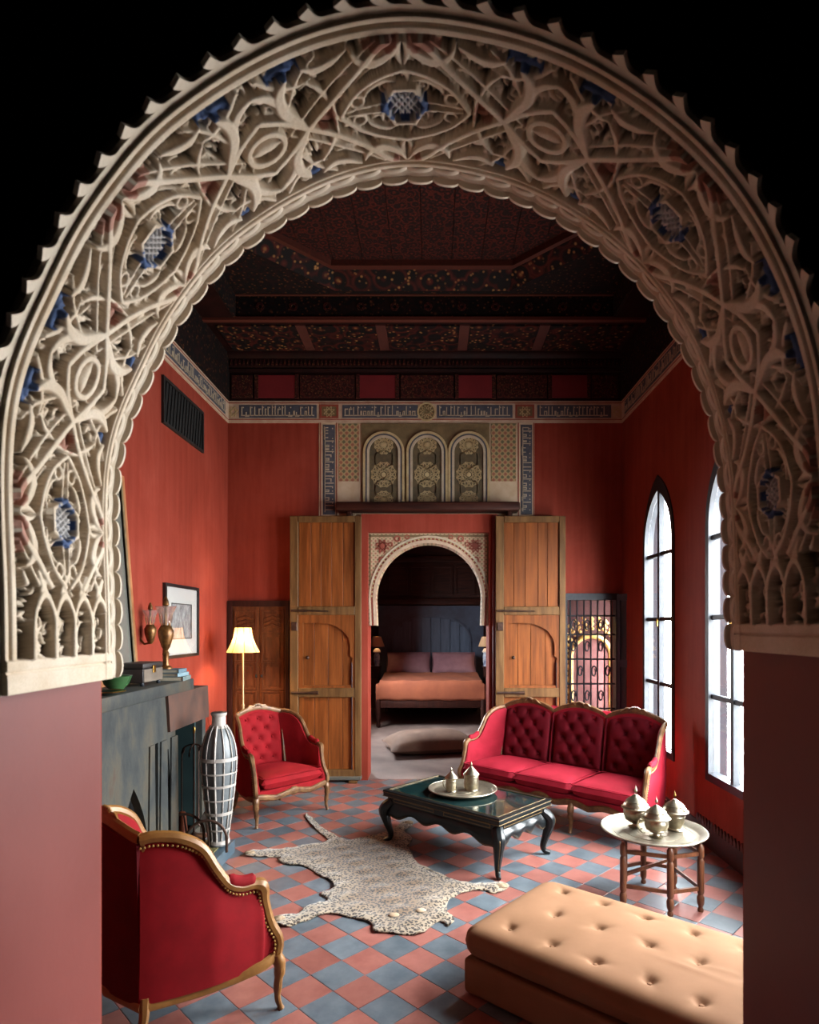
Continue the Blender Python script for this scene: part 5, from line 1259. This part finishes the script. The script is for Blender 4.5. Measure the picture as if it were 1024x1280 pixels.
def lustre(name, label, cat, c, s, wallarm=False):
    t = thing(name, label, cat, c)
    gb = M('bronze_gilt', (86, 54, 26), (140, 96, 48), scale=24, rough=.35, metal=.6) if 'bronze_gilt' not in bpy.data.materials else bpy.data.materials['bronze_gilt']
    if not wallarm: MB().lathe([(.055 * s, 0), (.055 * s, .012 * s), (.03 * s, .03 * s), (.022 * s, .10 * s), (.03 * s, .13 * s), (.018 * s, .16 * s)], 20).build('foot', gb, t)
    z0 = .16 * s if not wallarm else .02
    MB().lathe([(.016 * s, z0), (.035 * s, z0 + .03 * s), (.062 * s, z0 + .12 * s), (.066 * s, z0 + .17 * s), (.045 * s, z0 + .21 * s), (.038 * s, z0 + .22 * s)], 24).build('urn', gb, t)
    zt_ = z0 + .22 * s
    for k in range(5):
        a = 2 * PI * k / 5
        MB().tube([(.035 * s * math.cos(a), .035 * s * math.sin(a), zt_), (.05 * s * math.cos(a), .05 * s * math.sin(a), zt_ + .10 * s)], .006 * s, 6).build('arm', gb, t)
    MB().lathe([(.05 * s, zt_ + .02 * s), (.06 * s, zt_ + .10 * s), (.085 * s, zt_ + .16 * s), (.088 * s, zt_ + .165 * s), (.078 * s, zt_ + .155 * s), (.054 * s, zt_ + .09 * s)], 24, cap=False).build('glass_shade', MAT['crystal'], t)
    MB().lathe([(.011 * s, zt_), (.011 * s, zt_ + .16 * s), (.028 * s, zt_ + .175 * s), (.024 * s, zt_ + .21 * s), (.006 * s, zt_ + .25 * s)], 14).build('stem', gb, t)
    if wallarm: MB().rbox(-.10, -.085, -.04, .04, .0, .26, .01, 2).build('wall_plate', gb, t); MB().tube([(-.09, 0, .06), (-.05, 0, .02), (0, 0, .03)], .01, 8).build('bracket', gb, t)
lustre('candle_lustre', 'bronze urn candle lustre with glass collar on the stacked books', 'candlestick', (-2.13, 4.93, ZM + .09), .92)
lustre('wall_sconce', 'bronze wall sconce with a glass shade between mirror and framed print', 'sconce', (-2.40, 5.25, 1.68), .75, True)
gb_ = thing('glass_bowl', 'green glass bowl at the near end of the mantel', 'bowl', (-2.08, 4.06, ZM))
MB().lathe([(.03, 0), (.035, .006), (.075, .05), (.095, .10), (.10, .105), (.088, .10), (.068, .052), (.03, .012)], 24).build('bowl', M('green_glass', (46, 84, 48), (70, 110, 66), rough=.12), gb_)
pl_ = thing('gilt_rim_plate', 'small dark plate with gilt rim at the very front of the mantel', 'plate', (-2.03, 3.86, ZM))
MB().lathe([(.05, 0), (.055, .006), (.10, .022), (.10, .026), (.05, .012)], 24).build('dish', M('dark_glaze', (30, 40, 34), (44, 54, 46), rough=.2), pl_)
MB().tube([(.10 * math.cos(a), .10 * math.sin(a), .024) for a in np.linspace(0, 2 * PI, 33)[:-1]], .004, 6, closed=True).build('rim', MAT['brass'], pl_)

# ---------------------------------------------------------------- on the left wall
pic = thing('framed_print', 'black framed print of a grey sketch with wide white mount above the fireplace end', 'picture', (XL, 6.09, 1.90))
PY, PZ = .41, .355
fl = lambda a, b, d: (d, a, b)
MB().plate(rect(-PY, PY, -PZ, PZ), [rect(-PY + .03, PY - .03, -PZ + .03, PZ - .03)], fl, 0, .03).build('frame', M('black_frame', (24, 20, 22), (38, 32, 32), rough=.4), pic)
MB().plate(rect(-PY + .025, PY - .025, -PZ + .025, PZ - .025), [rect(-.24, .24, -.17, .17)], fl, 0, .012).build('mount', M('white_mount', (222, 216, 212), (232, 226, 220), rough=.5), pic)
MB().plate(rect(-.245, .245, -.175, .175), [rect(-.235, .235, -.165, .165)], fl, .012, .015).build('mount_line', M('grey_line', (92, 86, 84), rough=.6), pic)
n = NT('grey_sketch'); co = n.coord('Object', (1, 7, 3)); n.set('Base Color', n.ramp(n.noise(co, 3.5, 8, .75), [(0.36, (110, 106, 108)), (0.5, (168, 164, 164)), (0.62, (206, 202, 200))])); n.set('Roughness', .5)
MB().plate(rect(-.24, .24, -.17, .17), [], fl, 0, .008).build('print', n.m, pic)
MB().plate(rect(-PY + .028, PY - .028, -PZ + .028, PZ - .028), [], fl, .018, .020).build('glazing', MAT['glass'], pic, smooth=0)
vg = thing('vent_grille', 'black louvred vent set high in the red wall below the frieze', 'vent', (XL, 6.15, 3.94))
MB().plate(rect(-.50, .50, -.22, .22), [rect(-.475, .475, -.195, .195)], fl, 0, .025).build('frame', M('vent_black', (16, 15, 15), (26, 24, 23), rough=.6), vg)
MB().plate(rect(-.48, .48, -.2, .2), [], fl, 0, .006).build('backing', MAT['soot'], vg)
for k in range(14):
    a = -.46 + k * .0687
    MB().bar((.012, a - .02, -.195), (.012, a + .05, .195), .006, .010, (1, 0, 0)).build('slat', bpy.data.materials['vent_black'], vg)

# ---------------------------------------------------------------- floor lamp
fl_ = thing('floor_lamp', 'lit floor lamp with pleated cream shade behind the red armchair', 'lamp', (-2.085, 6.80, 0))
MB().lathe([(.14, 0), (.14, .015), (.05, .03), (.018, .07), (.016, .10)], 24).build('base', MAT['gilt'], fl_)
MB().lathe([(.011, .1), (.011, .9), (.020, .92), (.014, .95), (.018, .98), (.010, 1.0), (.009, 1.60)], 12).build('pole', M('cream_gilt_pole', (196, 160, 104), (216, 184, 132), rough=.4), fl_)
n = NT('lamp_shade_fabric'); n.set('Base Color', lin((240, 206, 150))); n.set('Emission Color', lin((255, 178, 84), 1)); n.set('Emission Strength', 1.1); n.set('Roughness', .8)
tr = n.n('ShaderNodeBsdfTranslucent', {'Color': lin((255, 214, 150))}); mx = n.n('ShaderNodeMixShader', {0: .22, 1: n.b.outputs[0], 2: tr.outputs[0]}); n.t.links.new(mx.outputs[0], n.out.inputs['Surface']); MAT['shade'] = n.m
rows = []
for z, r in ((1.565, .178), (1.585, .170), (1.65, .135), (1.72, .108), (1.78, .094), (1.835, .088)):
    rows.append([(r * (1 + .02 * math.cos(8 * t)) * math.cos(t), r * (1 + .02 * math.cos(8 * t)) * math.sin(t), z) for t in np.linspace(0, 2 * PI, 65)[:-1]])
MB().loft(rows, cu=True, cap=False).build('lamp_shade', MAT['shade'], fl_)
for k in range(8):
    t = 2 * PI * (k + .5) / 8; MB().tube([((r + .002) * math.cos(t), (r + .002) * math.sin(t), z) for z, r in ((1.565, .176), (1.65, .133), (1.72, .106), (1.835, .086))], .003, 5).build('shade_rib', M('shade_trim', (190, 140, 84), rough=.7) if 'shade_trim' not in bpy.data.materials else bpy.data.materials['shade_trim'], fl_)
MB().ell((0, 0, 1.70), (.03, .03, .045), 10, 8).build('bulb', MAT['crystal'], fl_)
def bulb(loc, e, r=.04):
    l = bpy.data.lights.new('lamp_light', 'POINT'); l.energy = e; l.color = (1, .66, .34); l.shadow_soft_size = r
    o = bpy.data.objects.new('lamp_light', l); COL.objects.link(o); o.location = loc
bulb((-2.085, 6.80, 1.70), 70)

# ---------------------------------------------------------------- bedroom beyond the doorway
bd = thing('bed', 'double bed with rust blanket and carved dark frame beyond the doorway', 'bed', (-.02, 11.2, 0))
for sx in (-.96, .96):
    MB().lathe([(.03, 0), (.045, .05), (.03, .12), (.05, .2), (.055, .52)], 14, (sx, .06, 0)).build('leg', MAT['dark_wood'], bd); MB().lathe([(.03, 0), (.045, .05), (.03, .12), (.05, .2), (.055, .52)], 14, (sx, 2.2, 0)).build('leg', MAT['dark_wood'], bd)
MB().rbox(-1.0, 1.0, .03, .10, .36, .56, .02, 2).build('footrail', MAT['dark_wood'], bd)
for sx in (-1.0, .93): MB().rbox(sx, sx + .07, .05, 2.25, .36, .52, .02, 2).build('side_rail', MAT['dark_wood'], bd)
MB().rbox(-.97, .97, .06, 2.2, .50, .82, .06, 4).build('mattress', M('sheet', (120, 84, 88), rough=.8), bd)
n_ = 30; g_ = []
for i in range(n_ + 1):
    f = i / n_; r = []
    for j in range(41):
        h_ = j / 40 * 2 - 1
        y = .02 + 1.25 * max(0, (f - .26) / .74); z = .86 + .08 * max(0, f - .26) if f > .26 else .86 - .36 * (1 - f / .26)
        if f < .3: y -= .02 * math.sin(f / .3 * PI)
        x = h_ * 1.03; dz = 0
        if abs(h_) > .9: dz = -(abs(h_) - .9) * 3.2 * (.10 if f < .26 else 1.0); x = math.copysign(.93 + (abs(h_) - .9) * .7, h_)
        r.append((x, y, z + dz + .006 * math.sin(h_ * 14 + f * 9)))
    g_.append(r)
bl_ = MB().loft(g_).build('blanket', M('rust_blanket', (138, 68, 40), (160, 86, 54), scale=3, rough=.85), bd, smooth=60); so = bl_.modifiers.new('thickness', 'SOLIDIFY'); so.thickness = .02
MB().plate(rect(-1.15, 1.15, .3, 2.30), [], XZ, 2.28, 2.34).build('headboard', M('indigo_paint', (42, 52, 72), (60, 72, 94), scale=5, rough=.5), bd)
hb = MB().plate([(-.88, .6), (.88, .6)] + [(.88 * math.cos(a), 1.55 + .58 * math.sin(a)) for a in np.linspace(0, PI, 25)], [[(-.84, .64), (.84, .64)] + [(.84 * math.cos(a), 1.55 + .545 * math.sin(a)) for a in np.linspace(0, PI, 25)]], XZ, 2.25, 2.28); hb.build('arched_moulding', bpy.data.materials['indigo_paint'], bd)
for k in range(8): MB().rbox(-.84 + k * .21 + .004, -.84 + (k + 1) * .21 - .004, 2.262, 2.28, .64, 1.55 + .50 * math.sqrt(max(.05, 1 - ((-.735 + k * .21) / .90) ** 2)), .003, 1).build('board', M('steel_blue_boards', (54, 70, 92), (72, 88, 110), scale=4, rough=.5, stretch=(5, 5, .6)) if 'steel_blue_boards' not in bpy.data.materials else bpy.data.materials['steel_blue_boards'], bd)
def pillow(name, label, loc, w, d, h, rx, rz, mt, group=None):
    t = thing(name, label, 'pillow', loc); t.rotation_euler = (rx, 0, rz)
    rows, bot = [], []
    for i in range(19):
        a_, b_ = [], []
        for j in range(19):
            u, v = j / 9 - 1, i / 9 - 1; e = max(0, (1 - abs(u) ** 3) * (1 - abs(v) ** 3)) ** .55
            s_ = 1 - .10 * (1 - abs(u)) * (abs(v) > .5) * 0 
            x, y = u * w / 2 * (1 - .06 * (1 - v * v)), v * d / 2 * (1 - .06 * (1 - u * u))
            a_.append((x, y, h / 2 * e + h * .25)); b_.append((x, y, -h * .25 * e + h * .25))
        rows.append(a_); bot.append(b_[::-1])
    c = MB().loft(rows).loft(bot).build('pillow_cover', mt, t, smooth=60)
    MB().tube([(sx * w / 2 * .985, sy * d / 2 * .985, h * .25) for sx, sy in ((-1, -1), (1, -1), (1, 1), (-1, 1))], .006, 5, closed=True).build('corded_edge', mt, t)
mv = M('mauve_linen', (124, 82, 92), (146, 104, 110), scale=4, rough=.85)
pillow('bed_pillow', 'mauve pillow against the blue headboard, by the lamp with the white shade', (-.49, 12.98, 1.06), .92, .52, .2, .95, 0, mv, 'pillows')
pillow('bed_pillow', 'mauve pillow against the blue headboard, on the bed half away from the white lamp', (.46, 12.98, 1.06), .92, .52, .2, .95, 0, mv, 'pillows')
pillow('floor_cushion', 'large brown floor cushion lying just inside the bedroom doorway', (-.02, 9.15, .0), 1.34, .95, .42, 0, .22, M('taupe_cushion', (112, 84, 70), (132, 102, 84), scale=4, rough=.85))
for sx, lb in ((-1, 'dark side table under the white-shaded lamp left of the bed'), (1, 'dark side table holding the half-hidden lamp beside the bed')):
    nt = thing('bedside_table', lb, 'table', (sx * 1.24, 12.6, 0))
    MB().rbox(-.2, .2, -.2, .2, 1.0, 1.04, .008, 1).build('top', MAT['dark_wood'], nt); MB().rbox(-.18, .18, -.18, .18, .80, 1.0, .006, 1).build('drawer_case', MAT['dark_wood'], nt)
    for a_ in (-.16, .16):
        for b_ in (-.16, .16): MB().lathe([(.016, 0), (.022, .4), (.018, .8)], 8, (a_, b_, 0)).build('leg', MAT['dark_wood'], nt)
    lx = sx * 1.12 if sx < 0 else 1.10
    lm_ = thing('bedside_lamp', 'blue and white vase lamp with cream shade ' + ('fully seen at the doorway edge' if sx < 0 else 'mostly hidden behind the arch of the doorway'), 'lamp', (lx, 12.55, 1.04))
    MB().lathe([(.05, 0), (.055, .02), (.05, .04), (.062, .10), (.06, .22), (.04, .28), (.03, .30)], 18).build('vase', M('blue_white_china', (90, 104, 140), (200, 204, 212), scale=14, rough=.2), lm_)
    MB().lathe([(.075, .28), (.078, .30), (.04, .36)], 18).build('collar', M('pale_collar', (216, 208, 196), rough=.4), lm_)
    bulb((lx, 12.55, 1.52), 3, .03); MB().lathe([(.155, .40), (.15, .42), (.085, .60), (.08, .60), (.14, .42)], 24, cap=False).build('lamp_shade', M('beige_shade', (206, 160, 116), (220, 178, 136), rough=.8), lm_)
wp_ = thing('bedroom_panelling', 'dark carved timber panelling above the blue headboard', 'panelling', (0, 13.62, 2.3), kind='structure')
MB().box(-1.6, 1.5, 0, .2, .05, 1.9).build('backing', MAT['dark_wood_x'], wp_)
MB().rbox(-1.6, 1.5, -.16, 0, .02, .16, .02, 2).build('shelf_moulding', MAT['dark_wood_x'], wp_); MB().rbox(-1.6, 1.5, -.10, 0, .95, 1.10, .02, 2).build('cornice_moulding', MAT['dark_wood_x'], wp_)
for k in range(6):
    x0 = -1.5 + k * .5; MB().plate(rect(x0, x0 + .46, .24, .90), [rect(x0 + .05, x0 + .41, .29, .85)], XZ, -.03, 0).build('panel_frame', MAT['dark_wood_x'], wp_)
MB().box(-1.6, 1.5, .02, .24, 1.9, 1.92).build('cap', MAT['dark_wood_x'], wp_)
